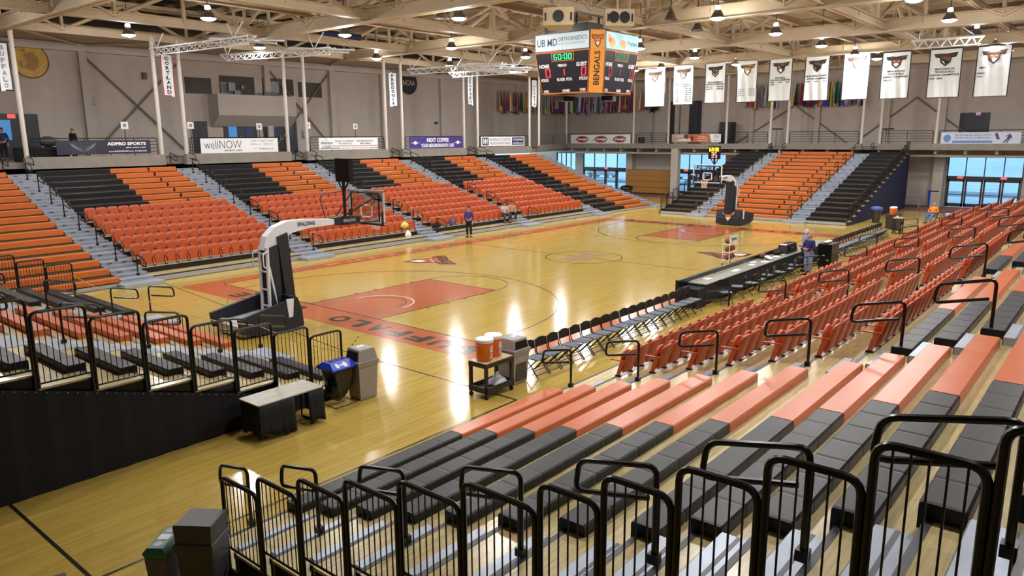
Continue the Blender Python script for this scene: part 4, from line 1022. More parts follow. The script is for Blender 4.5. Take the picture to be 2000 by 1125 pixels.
# section marker signs on stands along the far concourse
for k, (u, v, yy) in enumerate(((243,245,24.5),(372,245,24.2),(506,247,24.5),(694,247,24.5),(601,245,22.9))):
    p = at(u, v, 'y', yy); r = thing('section_sign', 'small white section sign on a thin post, %s from the left on the far concourse' % ORD[k], 'sign', p, 'section signs')
    obj('panel', MB().box((p.x-.2,p.y-.01,p.z-.2),(p.x+.2,p.y+.01,p.z+.2)), whitem, r); obj('post', MB().tube([(p.x,p.y+.02,4.62),(p.x,p.y+.02,p.z)], .02, 6), blackm, r)
    obj('mark', MB().box((p.x-.09,p.y-.016,p.z-.09),(p.x+.09,p.y-.011,p.z+.09)), inkg, r)
for (u, lab) in ((1517,'left'),(1732,'right')):
    p = at(u, 252, 'x', 36.6); tag(obj('section_bar_sign', MB().box((36.58,p.y-.55,p.z-.06),(36.62,p.y+.55,p.z+.06)).tube([(36.6,p.y,4.7),(36.6,p.y,p.z)], .02, 6), blackm), 'black bar sign on a post at the %s gap of the end balcony' % lab, 'sign')
# ---------------------------------------------------------------- railings along the ledges with sponsor boards
def railing(lab, A, B, zt, grp, n=2):
    A, B = V(A), V(B); root = thing('ledge_railing', lab, 'railing', (A+B)/2, grp); d = (B-A).normalized(); m = MB(); z0 = A.z
    m.tube(bend([A, A+V((0,0,zt)), B+V((0,0,zt)), B], .14), .026, 6); obj('frame', m, blackm, root, True)
    for k in range(1, 5): z = zt*k/5; obj('rail', MB().tube([A+V((0,0,z)), B+V((0,0,z))], .016, 6), blackm, root)
    for k in range(1, n): p = A.lerp(B, k/n); obj('post', MB().tube([p, p+V((0,0,zt))], .02, 6), blackm, root)
    return root
fy = 22.80
gapsF = [(-30.0,-17.7)]+[(PAIRS[k][1]+.25, PAIRS[k+1][0]-.2) for k in range(5)]
nm5 = ['at the far left','behind the dark sportswear board','behind the white clinic board','behind the white tours board','behind the purple coffee board','behind the white and navy board']
for k, (a, b) in enumerate(gapsF): railing('black ledge railing '+nm5[k], (a,fy,4.86), (b,fy,4.86), .92, 'far ledge railings', 5)
ez = 4.96
railing('black railing on the corner ledge between the two stands', (26.1,23.0,ez-.06), (35.1,26.4,ez), .95, 'end ledge railings', 2)
for (a, b, l, n) in ((26.4,18.7,'behind the white board with three red ovals',3),(18.2,14.9,'right of the board with three red ovals',2),(14.5,9.1,'behind the orange leasing board',3),(8.7,5.1,'behind the shot clock, left of the aisle gap',2),(3.2,-2.4,'above the orange end section',3),(-4.1,-7.7,'above the black end section',2),(-8.1,-16,'behind the pale ski board',4)):
    railing('black end ledge railing '+l, (35.46,a,ez), (35.46,b,ez), 1.0, 'end ledge railings', n)
def board(name, lab, A, B, z0, z1, base, thick=.02):
    """sponsor board hung on a railing; returns root and its surface map"""
    A, B = V(A), V(B); root = thing(name, lab, 'sponsor board', ((A.x+B.x)/2,(A.y+B.y)/2,z0), 'sponsor boards on the ledges')
    d = (B-A); n = d.cross(V((0,0,1))).normalized(); m = MB()
    m.loft([[A+V((0,0,z0)), B+V((0,0,z0)), B+V((0,0,z1)), A+V((0,0,z1))], [q-n*thick for q in (A+V((0,0,z0)), B+V((0,0,z0)), B+V((0,0,z1)), A+V((0,0,z1)))]]); obj('panel', m, base, root)
    return root, pmap(A+V((0,0,z0)), d, V((0,0,z1-z0)))
def fb(u0, u1, vt, vb, yy=22.74): a, b = at(u0, (vt+vb)/2, 'y', yy), at(u1, (vt+vb)/2, 'y', yy); return (a.x, yy, 0), (b.x, yy, 0), at((u0+u1)/2, vb, 'y', yy).z, at((u0+u1)/2, vt, 'y', yy).z
def eb(u0, u1, vt, vb, xx=35.40): a, b = at(u0, (vt+vb)/2, 'x', xx), at(u1, (vt+vb)/2, 'x', xx); return (xx, a.y, 0), (xx, b.y, 0), at((u0+u1)/2, vb, 'x', xx).z, at((u0+u1)/2, vt, 'x', xx).z
ell = lambda cx, cy, rx, ry, n=24: [(cx+rx*math.cos(2*math.pi*k/n), cy+ry*math.sin(2*math.pi*k/n)) for k in range(n)]
r, mp = board('sponsor_board', 'long dark board with a winged device reading ADPRO SPORTS', *fb(110,294,274,301), mat('dark_board_vinyl', (34,38,56), .45))
m = MB(); txt(m, 'ADPRO SPORTS', mp, .52,.62,.95,.86,.004, bold=.05); txt(m, 'elite team gear', mp, .72,.38,.95,.52,.004); txt(m, 'www.ADPROSPORTS.com  716.854.7370', mp, .53,.13,.95,.24,.004, bold=.02)
obj('lettering', m, whitem, r); m = MB()
for j in range(3):
    for s in (-1, 1): dpoly(m, mp, [(.27+s*.005,.16+.09*j),(.27+s*.10,.52+.11*j),(.27+s*.145,.86),(.27+s*.11,.66+.05*j),(.27+s*.02,.24+.09*j)][::s], .004)
for j in range(9):
    for i in range(14):
        if (i+j) % 2: decal(m, mp, .15+.018*i,.1+.09*j,.158+.018*i,.125+.09*j,.003)
obj('winged_device', m, inkg, r)
r, mp = board('sponsor_board', 'white board reading wellNOW URGENT CARE', *fb(392,543,270,298), whitem)
m = MB(); txt(m, 'wellNOW', mp, .04,.30,.51,.86,.004, bold=-.01); txt(m, 'URGENT CARE', mp, .28,.10,.51,.23,.004); obj('lettering', m, mat('charcoal_ink', (70,74,88), .5), r)
m = MB(); txt(m, 'Open 7 Days a week', mp, .63,.74,.94,.88,.004); txt(m, '8:00 a.m. - 8:00 p.m.', mp, .63,.50,.94,.63,.004); txt(m, 'WellNow.com', mp, .73,.18,.94,.31,.004); strip(m, mp, arc(.68,.25,.02,0,6.2832,20), .008, .004); obj('small_lettering', m, inkg, r)
r, mp = board('sponsor_board', 'white tours board thanking the team with dark stripes along the bottom', *fb(623,738,269,292), whitem)
m = MB(); txt(m, 'Adventure', mp, .03,.46,.22,.72,.004, bold=.02); txt(m, 'TOURS', mp, .08,.20,.19,.36,.004); strip(m, mp, [(.08,.75),(.11,.92),(.14,.75)], .012, .004); strip(m, mp, arc(.13,.28,.08,0,6.2832,20), .01, .004)
txt(m, 'PROUD TO SUPPORT', mp, .26,.64,.58,.80,.004, bold=.01); txt(m, 'THE BENGALS', mp, .31,.44,.54,.58,.004, bold=.01); txt(m, '1075 BROADWAY', mp, .62,.64,.92,.82,.004); txt(m, '896-8466', mp, .68,.42,.87,.58,.004); obj('lettering', m, mat('charcoal_ink', (70,74,88), .5), r)
m = MB(); decal(m, mp, .22,.29,1,.34,.004); obj('red_stripe', m, redm, r); m = MB(); decal(m, mp, .02,.10,.34,.15,.004); decal(m, mp, .84,.10,1,.15,.004); obj('black_stripe', m, inkm, r)
m = MB(); txt(m, 'FOR QUALITY TRAVEL CALL ADVENTURE', mp, .37,.06,.82,.18,.004); obj('small_lettering', m, inkg, r)
r, mp = board('sponsor_board', 'purple coffee board with white letters and round badges', *fb(800,904,267,290), purpm)
m = MB(); txt(m, 'NEXT COFFEE', mp, .31,.56,.72,.90,.004, bold=.04); txt(m, 'YOUR NEIGHBORHOOD CAFE', mp, .20,.12,.82,.42,.004, bold=.04)
for c in (.10, .90): strip(m, mp, arc(c,.5,.062,0,6.2832,24), .012, .004); dpoly(m, mp, ell(c,.5,.03,.14), .005)
obj('lettering', m, whitem, r)
r, mp = board('sponsor_board', 'white board with navy end block and grey lettering', *fb(940,1024,267,285), whitem)
m = MB(); decal(m, mp, .02,.10,.16,.92,.004); decal(m, mp, .70,.10,.98,.92,.004); obj('navy_block', m, navym, r)
m = MB(); txt(m, 'NM', mp, .04,.2,.14,.8,.008, bold=.04); txt(m, '716.854.0400', mp, .72,.55,.96,.8,.008); txt(m, 'nmbuffalo.com', mp, .72,.2,.96,.42,.008); obj('white_lettering', m, whitem, r)
m = MB(); txt(m, 'BUFFALO STATE', mp, .19,.55,.66,.84,.004); txt(m, 'NORTHWESTERN', mp, .19,.16,.66,.44,.004); obj('lettering', m, inkg, r)
r, mp = board('sponsor_board', 'white board with three red ovals lettered in white', *eb(1115,1231,263,281), whitem)
m = MB(); k_ = MB(); w_ = MB()
for c in (.20, .52, .83): dpoly(m, mp, ell(c,.5,.105,.36), .004); txt(w_, 'Zweigle', mp, c-.085,.30,c+.09,.66,.008, bold=.04); strip(k_, mp, arc(c-.11,.42,.03,1.2,5.6,12), .02, .006)
obj('red_oval', m, redm, r); obj('white_lettering', w_, whitem, r); obj('black_swirl', k_, inkm, r)
r, mp = board('sponsor_board', 'orange board reading NOW LEASING with people pictures', *eb(1312,1408,262,278), mat('rust_vinyl', (190,102,66), .5))
m = MB(); dpoly(m, mp, [(0,0),(.34,0),(.26,1),(0,1)], .003); obj('photo_panel', m, mat('photo_greys', (176,150,140), .6, var=.3, scale=3), r)
m = MB(); dpoly(m, mp, [(.82,0),(1,0),(1,1),(.77,1)], .004); txt(m, 'NOW', mp, .1,.6,.24,.9,.006, bold=.03); txt(m, 'LEASING', mp, .13,.12,.40,.46,.006, bold=.05); txt(m, 'STUDENT', mp, .55,.62,.70,.76,.006); txt(m, 'APARTMENTS', mp, .52,.42,.74,.56,.006); txt(m, 'CAMPUS WALK', mp, .54,.16,.74,.28,.006); obj('white_lettering', m, whitem, r)
m = MB(); txt(m, 'CW', mp, .86,.45,.97,.85,.008); txt(m, 'CAMPUS', mp, .85,.12,.98,.26,.008); obj('lettering', m, inkg, r); m = MB(); dpoly(m, mp, ell(.30,.68,.04,.3), .005); dpoly(m, mp, ell(.42,.45,.035,.35), .005); obj('people_picture', m, mat('dark_brown_picture', (84,54,48), .6), r)
r, mp = board('sponsor_board', 'pale blue ski board with a skier picture at its right end', *eb(1838,1994,258,282), mat('pale_blue_vinyl', (196,204,226), .5))
m = MB(); txt(m, 'SKI OR RIDE ALL SEASON WITH', mp, .18,.70,.63,.84,.005); txt(m, 'HOLIDAY VALLEY ULTIMATE PASS', mp, .18,.46,.63,.60,.005); obj('lettering', m, mat('slate_ink', (96,110,140), .5), r)
m = MB(); decal(m, mp, .15,.12,.66,.30,.004); dpoly(m, mp, ell(.08,.5,.05,.32), .004); obj('blue_band', m, mat('mid_blue_vinyl', (92,130,190), .5), r)
m = MB(); dpoly(m, mp, ell(.86,.80,.012,.08), .005); dpoly(m, mp, [(.83,.45),(.87,.45),(.885,.74),(.845,.74)], .005); dpoly(m, mp, [(.885,.74),(.90,.45),(.89,.42),(.87,.66)], .005); dpoly(m, mp, [(.845,.72),(.81,.6),(.81,.64),(.84,.76)], .005); dpoly(m, mp, [(.83,.46),(.78,.12),(.80,.12),(.86,.46)], .005); dpoly(m, mp, [(.86,.46),(.82,.1),(.84,.1),(.875,.46)], .005); dpoly(m, mp, [(.68,.85),(.71,.4),(.75,.42),(.71,.95)], .005); obj('skier_picture', m, mat('dark_slate_picture', (70,74,104), .6), r)
p = at(85,280,'y',23.3); tag(obj('covered_table', MB().box((p.x-1.3,23.1,4.62),(p.x+1.1,23.7,5.35)), blackf), 'black covered table behind the ledge railing at far left', 'table')
tag(obj('machine_case', MB().ball((p.x+.25,23.4,5.62), .42, 12, 8, (1,.7,.7)), greyd), 'dark rounded case on the covered table at far left', 'case')
# ---------------------------------------------------------------- outside
struct('ground_outside', MB().box((EX+.4,-200,-.12),(420,300,-.02)), snow)
struct('road_outside', MB().box((EX+12,-200,-.02),(EX+19,300,.01)), lotm)
def car(lab, x, y, c, rz):
    root = thing('parked_car', lab, 'car', (x, y, 0)); ca, sa = math.cos(rz), math.sin(rz); W = lambda a, b, z: (x+a*ca-b*sa, y+a*sa+b*ca, z)
    prof = [(-2.2,.35),(-2.25,.75),(-1.6,.92),(-1.0,1.42),(.6,1.45),(1.25,.98),(2.1,.85),(2.25,.5),(2.2,.33)]
    m = MB(); m.loft([[W(a*.98,-.86,z) for a, z in prof],[W(a,-.75,z*1.0) for a, z in prof],[W(a,.75,z) for a, z in prof],[W(a*.98,.86,z) for a, z in prof]]); obj('body', m, c, root)
    m = MB()
    for s in (-1, 1): m.quad([W(-.95,s*.87,.95),W(1.1,s*.87,.95),W(.55,s*.87,1.36),(W(-.85,s*.87,1.36))])
    obj('window', m, blackm, root)
    for a in (-1.4, 1.4):
        for s in (-1, 1): q = W(a, s*.82, .32); obj('wheel', MB().tube([V(q)-V((-sa,ca,0))*.1, V(q)+V((-sa,ca,0))*.1], .32, 14), rubber, root)
for k, (x, y, c, l) in enumerate(((58,-19.0,carw,'white car parked outside the far right entrance doors'),(60,-14.2,cars_,'silver car parked outside the far right entrance doors'),(62,26,carw,'white car parked outside the doors behind the far basket'),(60,38,cars_,'silver car parked outside the doors by the wooden bleachers'),(60,44,carw,'white car parked farther left outside the end wall'))): car(l, x, y, c, 1.5)
root = thing('tree_line', 'blurred line of dark conifers far outside the end windows', 'trees', (118, 0, 0)); root['kind'] = 'stuff'
m = MB()
for k in range(46):
    y = -8-1.6*k+random.uniform(-1,1); h = random.uniform(7,13); m.lathe([(1.9,0),(1.5,h*.35),(.8,h*.7),(.05,h)], (118+random.uniform(-4,4),y,0), 8)
o = obj('conifers', m, conifer, root)
# ---------------------------------------------------------------- basketball hoops
def hoop(s, name, near):
    """portable hoop; s = -1 at the left baseline, +1 at the far one"""
    bx = s*(HX-1.22); X = lambda a: s*a            # a: distance from centre court along the court
    root = thing('basketball_hoop', name, 'basketball hoop', (s*17.2, 0, 0)); P = lambda a, y, z: (s*a, y, z)
    B0, B1 = 16.4, 18.5
    m = MB(); m.prism([(B0+.02,.06),(B0+.02,.5),(17.3,.42),(B1-.1,.34),(B1-.1,.06)], lambda a, b, t: P(a,t,b), -.72, .72); obj('base_box', m, hoop_g, root)
    for t in (-.78, .78):
        m = MB(); m.prism([(B0,.06),(B0+.05,.60),(B0+.18,.98),(17.6,.80),(B1+.05,.62),(B1,.2),(18.0,.05)], lambda a, b, q: P(a,q,b), t-.06, t+.06); o = obj('base_pad', m, padm, root)
    obj('front_pad', MB().prism([(B0-.02,.06),(B0+.03,.60),(B0+.2,1.0),(B0+.3,1.0),(B0+.12,.06)], lambda a, b, q: P(a,q,b), -.72, .72), padm, root)
    for t in (-.845, .845): obj('side_plate', MB().prism([(16.98,.98),(16.72,.96),(16.78,.42),(16.92,.40)], lambda a, b, q: P(a,q,b), t-.008, t+.008), hoop_w, root)
    # white rear ladder frame
    m = MB()
    for y in (-.2, .2):
        m.tube([P(17.15,y,.4), P(17.1,y,2.5)], .055, 8); m.tube([P(16.85,y,.45), P(17.08,y,1.9)], .045, 8)
    for z in (.7, 1.2, 1.75, 2.3): m.tube([P(17.13,-.2,z), P(17.13,.2,z)], .03, 6)
    for y in (-.28, .28): m.tube(bend([P(17.22,y,1.9), P(17.3,y,1.95), P(17.3,y,2.35), P(17.1,y,2.4)], .06), .025, 6)
    obj('rear_frame', m, hoop_w, root)
    for (a0, a1, b0, b1, h) in ((17.1,16.72,17.08,16.72,2.45),(16.72,16.36,16.56,16.24,2.78)):
        m = MB(); m.loft([[P(b0,-.24,.75),P(b1,-.24,.75),P(b1,.24,.75),P(b0,.24,.75)],[P(a0,-.2,h),P(a1,-.2,h+.1),P(a1,.2,h+.1),P(a0,.2,h)]]); obj('post_pad', m, padm, root)
    # white boom
    top = [(17.18,2.42),(17.05,2.82),(16.75,3.08),(16.3,3.22),(15.6,3.22),(14.5,3.13)]; bot = [(16.85,2.38),(16.75,2.52),(16.45,2.72),(16.1,2.86),(15.5,2.94),(14.5,2.96)]
    m = MB(); m.loft([[P(a,-.14,b),P(c,-.14,d),P(c,.14,d),P(a,.14,b)] for (a,b),(c,d) in zip(top, bot)]); obj('boom', m, hoop_w, root)
    mp = pmap(P(15.95,-.142,3.02), (-s*.9*1,0,0) if s > 0 else (.9,0,0), (0,0,.13)) if s < 0 else pmap(P(15.05,-.142,3.02), (.9,0,0), (0,0,.13))
    m = MB(); txt(m, 'SPALDING', mp, 0,0,.72,1.0,.003, bold=.03); obj('boom_lettering', m, inkm, root)
    m = MB(); m.loft([[P(14.55,-.15,2.93),P(14.55,-.15,3.16),P(14.55,.15,3.16),P(14.55,.15,2.93)],[P(14.2,-.16,2.9),P(14.2,-.16,3.2),P(14.2,.16,3.2),P(14.2,.16,2.9)],[P(13.5,-.14,2.9),P(13.5,-.14,3.14),P(13.5,.14,3.14),P(13.5,.14,2.9)]]); obj('boom_cover', m, padm, root)
    mp = pmap(P(14.2,-.165,3.0) if s < 0 else P(13.7,-.165,3.0), (1,0,0), (0,0,.1)); m = MB(); txt(m, 'SPALDING', mp, 0,0,.5,1,.003, bold=.03); obj('cover_lettering', m, hoop_g, root)
    # backboard
    m = MB().box((bx-.006,-.91,2.9),(bx+.006,.91,3.97)); obj('backboard', m, GLB, root)
    m = MB()
    for a, b in (((-.93,2.86),(.93,2.93)),((-.93,3.94),(.93,4.0)),((-.93,2.9),(-.87,3.97)),((.87,2.9),(.93,3.97))): m.box((bx-.03,a[0],a[1]),(bx+.03,b[0],b[1]))
    obj('board_frame', m, hoop_w if not near else hoop_g, root)
    m = MB()
    for a, b in (((-.305,3.05),(.305,3.1)),((-.305,3.46),(.305,3.51)),((-.305,3.05),(-.255,3.51)),((.255,3.05),(.305,3.51))): m.box((bx-.009,a[0],a[1]),(bx+.009,b[0],b[1]))
    obj('target_square', m, whitem, root)
    m = MB()
    for y in (-.90, .84): m.box((bx-.05,y,2.84),(bx+.05,y+.06,3.3))
    m.box((bx-.05,-.9,2.82),(bx+.05,.9,2.88)); obj('edge_padding', m, padm, root)
    m = MB()
    for y in (-.72, .72):
        m.tube([P(14.45,y*.1,3.05), (bx+s*.05, y, 3.85)], .025, 6); m.tube([P(14.45,y*.1,2.95),(bx+s*.05,y,2.98)], .02, 6); m.tube([(bx+s*.05,y,2.95),(bx+s*.05,y,3.9)], .025, 6)
    m.tube([(bx+s*.05,-.72,3.9),(bx+s*.05,.72,3.9)], .025, 6); m.tube(bend([P(14.5,.4,3.1),P(14.55,.62,3.9),(bx+s*.05,.85,3.95)], .2), .02, 6); obj('support_tubes', m, chairm, root)
    rc = (bx-s*.38, 0, 3.05); m = MB(); m.tube([(rc[0]+.229*math.cos(2*math.pi*k/28), .229*math.sin(2*math.pi*k/28), 3.05) for k in range(28)], .01, 6, True); m.box((min(bx,bx-s*.16),-.06,2.98),(max(bx,bx-s*.16),.06,3.06)); obj('rim', m, rimm, root)
    m = MB()
    for k in range(12):
        for dr in (1, -1):
            pts = []
            for j in range(5):
                a = 2*math.pi*(k+dr*j*.5)/12; r = .225-.095*(j/4)**.7; pts.append((rc[0]+r*math.cos(a), r*math.sin(a), 3.04-.11*j))
            m.tube(pts, .006, 4)
    obj('net', m, netm, root)
    # shot clock on top
    cz = 4.68; cx = s*(13.95)
    obj('clock_pole', MB().tube([P(14.0,0,3.1), P(14.0,0,4.4)], .055, 8).tube([P(14.0,0,3.95), P(14.0,.28,4.35)], .03, 6).tube([P(14.0,0,3.95), P(14.0,-.28,4.35)], .03, 6), chairm, root)
    m = MB().box((cx-.09,-.36,4.3),(cx+.09,.36,5.06)); obj('shot_clock', m, blackm, root)
    f = pmap((cx-s*.092, s*.34, 4.32), (0,-s*.68,0), (0,0,.72))
    m = MB(); seg7(m, '60:00', f, .04,.60,.98,.92,.003, w=.2); obj('clock_digits', m, ledy, root)
    m = MB(); seg7(m, '35', f, .2,.08,.85,.52,.003, w=.2); obj('shot_digits', m, ledp, root)
    if not near:
        for y, nm in ((-.85,0),): pass
        EMB = pmap((s*16.385, -.02, .62), (0,-s*.42,0), (s*.06,0,.36)); a, b, c = emblem(EMB, 1.0, .012); obj('pad_emblem', a, greym, root); obj('pad_emblem', b, orangem, root); obj('pad_emblem', c, whitem, root)
hoop(-1, 'portable basketball hoop by the left stand, seen from behind', True)
hoop(1, 'portable basketball hoop at the far baseline in front of the orange end section', False)
# the far hoop stands with its black padded tower
# ---------------------------------------------------------------- bins, table, cart
def skirt_table():
    A, Bx, C, D = (-22.19,-7.06), (-20.70,-7.04), (-20.69,-7.73), (-22.18,-7.75)
    root = thing('table', 'speckled pale table with bunched black skirt beside the black curtain', 'table', (-21.4,-7.4,0))
    m = MB(); pts = [A, D, C, Bx]; r = []
    for k in range(4):
        p, q, n = V(pts[k-1]), V(pts[k]), V(pts[(k+1) % 4])
        for j in range(4):
            t = j/3; e0 = q+(p-q).normalized()*.05; e1 = q+(n-q).normalized()*.05; r.append(e0*(1-t)**2+q*2*t*(1-t)+e1*t*t)
    m.loft([[(v.x,v.y,.72) for v in r], [(v.x,v.y,.745) for v in r]]); obj('tabletop', m, tablem, root)
    def cloth(path, nm, low):
        m = MB(); vs = []; n = len(path)
        for i, (x, y) in enumerate(path):
            for j, z in enumerate((.725, .5, .25, low(i/(n-1)))):
                k = .035*math.sin(i*1.15)*(j/3); vs.append((x+k*.4, y-abs(k)-.01*j, z))
        m.add(vs, [(4*i+j, 4*i+j+1, 4*(i+1)+j+1, 4*(i+1)+j) for i in range(n-1) for j in range(3)]); o = obj(nm, m, blackf, root, True)
        sd = o.modifiers.new('thickness', 'SOLIDIFY'); sd.thickness = .012
    L = lambda a, b, n: [(a[0]+(b[0]-a[0])*i/n, a[1]+(b[1]-a[1])*i/n) for i in range(n+1)]
    cloth(L((-22.17,-7.08),(-22.17,-7.74),10)+L((-22.15,-7.75),(-21.40,-7.76),14), 'skirt', lambda t: .05+.10*math.sin(t*9)**2 if t < .8 else .03)
    cloth(L((-21.08,-7.75),(-20.70,-7.74),8)+L((-20.69,-7.72),(-20.70,-7.06),10), 'skirt', lambda t: .04+.08*math.sin(t*8)**2)
    for x in (-22.0, -20.85): obj('leg', MB().tube(bend([(x,-7.15,.72),(x,-7.15,.02),(x,-7.65,.02),(x,-7.65,.72)], .05), .018, 6), chairm, root)
    obj('cross_cloth', MB().box((-21.9,-7.12,.35),(-21.0,-7.1,.7)), blackf, root)
skirt_table()
def lid_bin(lab, c, rz, w, d, h, hl, mm, mdark=None, opening='x', top=.37):
    root = thing('bin', lab, 'bin', c); ca, sa = math.cos(rz), math.sin(rz); W = lambda x, y, z: (c[0]+x*ca-y*sa, c[1]+x*sa+y*ca, c[2]+z)
    R = lambda hw, hd, z: [W(-hw,-hd,z),W(hw,-hd,z),W(hw,hd,z),W(-hw,hd,z)]
    m = MB(); m.loft([R(w*.40,d*.40,.012),R(w*.42,d*.42,.05),R(w*.49,d*.49,h-.06),R(w*.52,d*.52,h-.055),R(w*.52,d*.52,h)]); obj('body', m, mm, root)
    m = MB(); m.loft([R(w*.54,d*.54,h+.002),R(w*.54,d*.54,h+.05),R(w*.49,d*.49,h+.06),R(w*(top+.03),d*(top+.05),h+hl-.02),R(w*top,d*(top+.03),h+hl)]); obj('lid', m, mm, root)
    dk = greyd if mm is not greyd else blackm
    m = MB()
    for sg in (-1, 1): 
        if opening == 'x': m.loft([[W(sg*(w*.505-.004),-d*.40,h+.075),W(sg*(w*.505-.004),d*.40,h+.075),W(sg*w*.425,d*.36,h+hl-.05),W(sg*w*.425,-d*.36,h+hl-.05)],[W(sg*w*.47,-d*.40,h+.075),W(sg*w*.47,d*.40,h+.075),W(sg*w*.39,d*.36,h+hl-.05),W(sg*w*.39,-d*.36,h+hl-.05)]])
        else: m.loft([[W(-w*.40,sg*(d*.505-.004),h+.075),W(w*.40,sg*(d*.505-.004),h+.075),W(w*.34,sg*d*.455,h+hl-.05),W(-w*.34,sg*d*.455,h+hl-.05)],[W(-w*.40,sg*d*.47,h+.075),W(w*.40,sg*d*.47,h+.075),W(w*.34,sg*d*.42,h+hl-.05),W(-w*.34,sg*d*.42,h+hl-.05)]])
    if opening: obj('flap_opening', m, blackm, root)
    return root, W
r, W = lid_bin('grey waste bin with a hooded lid beside the blue topped recycling bag', (-19.28,-7.22,0), -.05, .52, .50, .84, .32, greym)
obj('lid_label', MB().box((-.06,.02,1.158),(.12,.12,1.162), fn=lambda x,y,z: W(x,y,z)), paper, r)
r, W = lid_bin('tall grey metal waste bin standing behind the drinks cart', (-16.36,-9.18,0), -.02, .56, .56, .80, .30, greym, opening='y')
obj('side_panel', MB().box((-.19,-.262,.10),(.19,-.25,.70), fn=lambda x,y,z: W(x,y,z)), greyd, r); obj('lid_label', MB().box((.0,-.02,1.098),(.14,.1,1.102), fn=lambda x,y,z: W(x,y,z)), paper, r)
r, W = lid_bin('big dark grey waste bin at the bottom of the photo by the guard rails', (-25.33,-11.63,0), .62, .46, .46, .84, .30, greyd, opening=None, top=.47)
# blue topped recycling frame with bag
c = (-19.86,-7.10); root = thing('recycling_stand', 'wire recycling stand with blue lid and hanging black bag', 'recycling bin', (c[0],c[1],0))
def rr(hx, hy, z, n=0): return [(c[0]-hx,c[1]-hy,z),(c[0]+hx,c[1]-hy,z),(c[0]+hx,c[1]+hy,z),(c[0]-hx,c[1]+hy,z)]
m = MB(); m.loft([rr(.30,.27,.80),rr(.33,.30,.83),rr(.33,.30,.86),rr(.27,.13,.97),rr(.25,.11,.98)]); obj('lid', m, bluem, root)
m = MB()
for k in range(3): m.lathe([(0,.981),(.065,.981),(.065,.984),(0,.984)], (c[0]-.16+.16*k,c[1],0), 16)
obj('lid_hole', m, blackm, root)
lm = pmap((c[0]-.2,c[1]-.285,.868),(.4,0,0),(0,.14,.092)); m = MB(); dpoly(m, lm, ell(.12,.5,.10,.42), .004); dpoly(m, lm, ell(.62,.5,.13,.44), .004); decal(m, lm, .25,.4,.5,.6,.004); obj('lid_label', m, whitem, root)
N = 20; rings = []
for z, hx, hy, k in ((.82,.285,.255,0),(.66,.275,.24,.014),(.45,.25,.21,.03),(.25,.18,.15,.035),(.12,.09,.08,.02),(.07,.03,.03,0)):
    rings.append([(c[0]+(-.05 if z < .3 else 0)+(hx+k*math.sin(5*a+z*9))*max(-1,min(1,1.25*math.cos(a))), c[1]-(.06 if z < .3 else 0)+(hy+k*math.cos(4*a+z*7))*max(-1,min(1,1.25*math.sin(a))), z) for a in (2*math.pi*q/N for q in range(N))])
m = MB(); m.loft(rings); obj('bag', m, bagm, root, True)
m = MB()
for x in (-.29, .29): m.tube(bend([(c[0]+x,c[1]+.26,.82),(c[0]+x,c[1]+.26,.012),(c[0]+x,c[1]-.28,.012)], .04), .008, 6)
m.tube([(c[0]-.29,c[1]-.28,.012),(c[0]+.29,c[1]-.28,.012)], .008, 6); obj('wire_frame', m, chairm, root)
# green topped slim recycling bin at the bottom edge
c = (-25.60,-11.20); rz = -.9; ca, sa = math.cos(rz), math.sin(rz); W = lambda x, y, z: (c[0]+x*ca-y*sa, c[1]+x*sa+y*ca, z)
root = thing('recycling_bin', 'slim grey recycling bin with a green two-hole lid beside the big dark bin', 'recycling bin', (c[0],c[1],0))
RR = lambda hw, hd, z: [W(-hw,-hd,z),W(hw,-hd,z),W(hw,hd,z),W(-hw,hd,z)]
m = MB(); m.loft([RR(.10,.22,.012),RR(.135,.27,.68)]); obj('body', m, mat('slate_bin_plastic', (84,84,96), .5), root)
m = MB(); m.loft([RR(.12,.25,.64),RR(.145,.285,.76),RR(.15,.29,.77),RR(.10,.27,.83),RR(.09,.26,.835)]); obj('lid', m, greenm, root)
m = MB()
for y in (-.16, .16): m.loft([[W(.058*math.cos(2*math.pi*k/18), y+.062*math.sin(2*math.pi*k/18), z) for k in range(18)] for z in (.834, .838)])
obj('lid_hole', m, blackm, root); obj('lid_label', MB().box((-.07,-.065,.836),(.07,.065,.839), fn=W), paper, root)
obj('bag_rim', MB().loft([RR(.128,.258,.60),RR(.132,.265,.66)]), bagm, root)
# drinks cart
P0, P1, P2, P3 = V((-17.72,-9.56,0)), V((-16.76,-9.56,0)), V((-16.80,-9.04,0)), V((-17.74,-9.04,0))
root = thing('utility_cart', 'dark two-shelf utility cart with a tan top and casters', 'cart', (-17.25,-9.3,0))
obj('top', MB().box((-17.72,-9.55,.815),(-16.80,-9.04,.83)), tan, root); obj('top_frame', MB().box((-17.735,-9.565,.72),(-16.785,-9.03,.814)), cartm, root)
m = MB().box((-17.72,-9.55,.14),(-16.80,-9.04,.17))
for a, b in (((-17.735,-9.565,.14),(-16.785,-9.54,.27)),((-17.735,-9.055,.14),(-16.785,-9.03,.27)),((-17.735,-9.565,.14),(-17.71,-9.03,.27)),((-16.81,-9.565,.14),(-16.785,-9.03,.27))): m.box(a, b)
obj('shelf', m, cartm, root)
for x in (-17.7,-16.84):
    for y in (-9.53,-9.07):
        obj('leg', MB().box((x-.032 if x < -17 else x-.03,y-.032,.16),(x+.035,y+.032,.73)), cartm, root)
        obj('caster', MB().tube([(x-.018,y,.056),(x+.018,y,.056)], .054, 14).box((x-.012,y-.02,.056),(x+.012,y+.02,.15)), rubber, root)
obj('handle', MB().tube(bend([(-16.79,-9.5,.80),(-16.68,-9.5,.80),(-16.68,-9.08,.80),(-16.79,-9.08,.80)], .06), .018, 6), cartm, root)
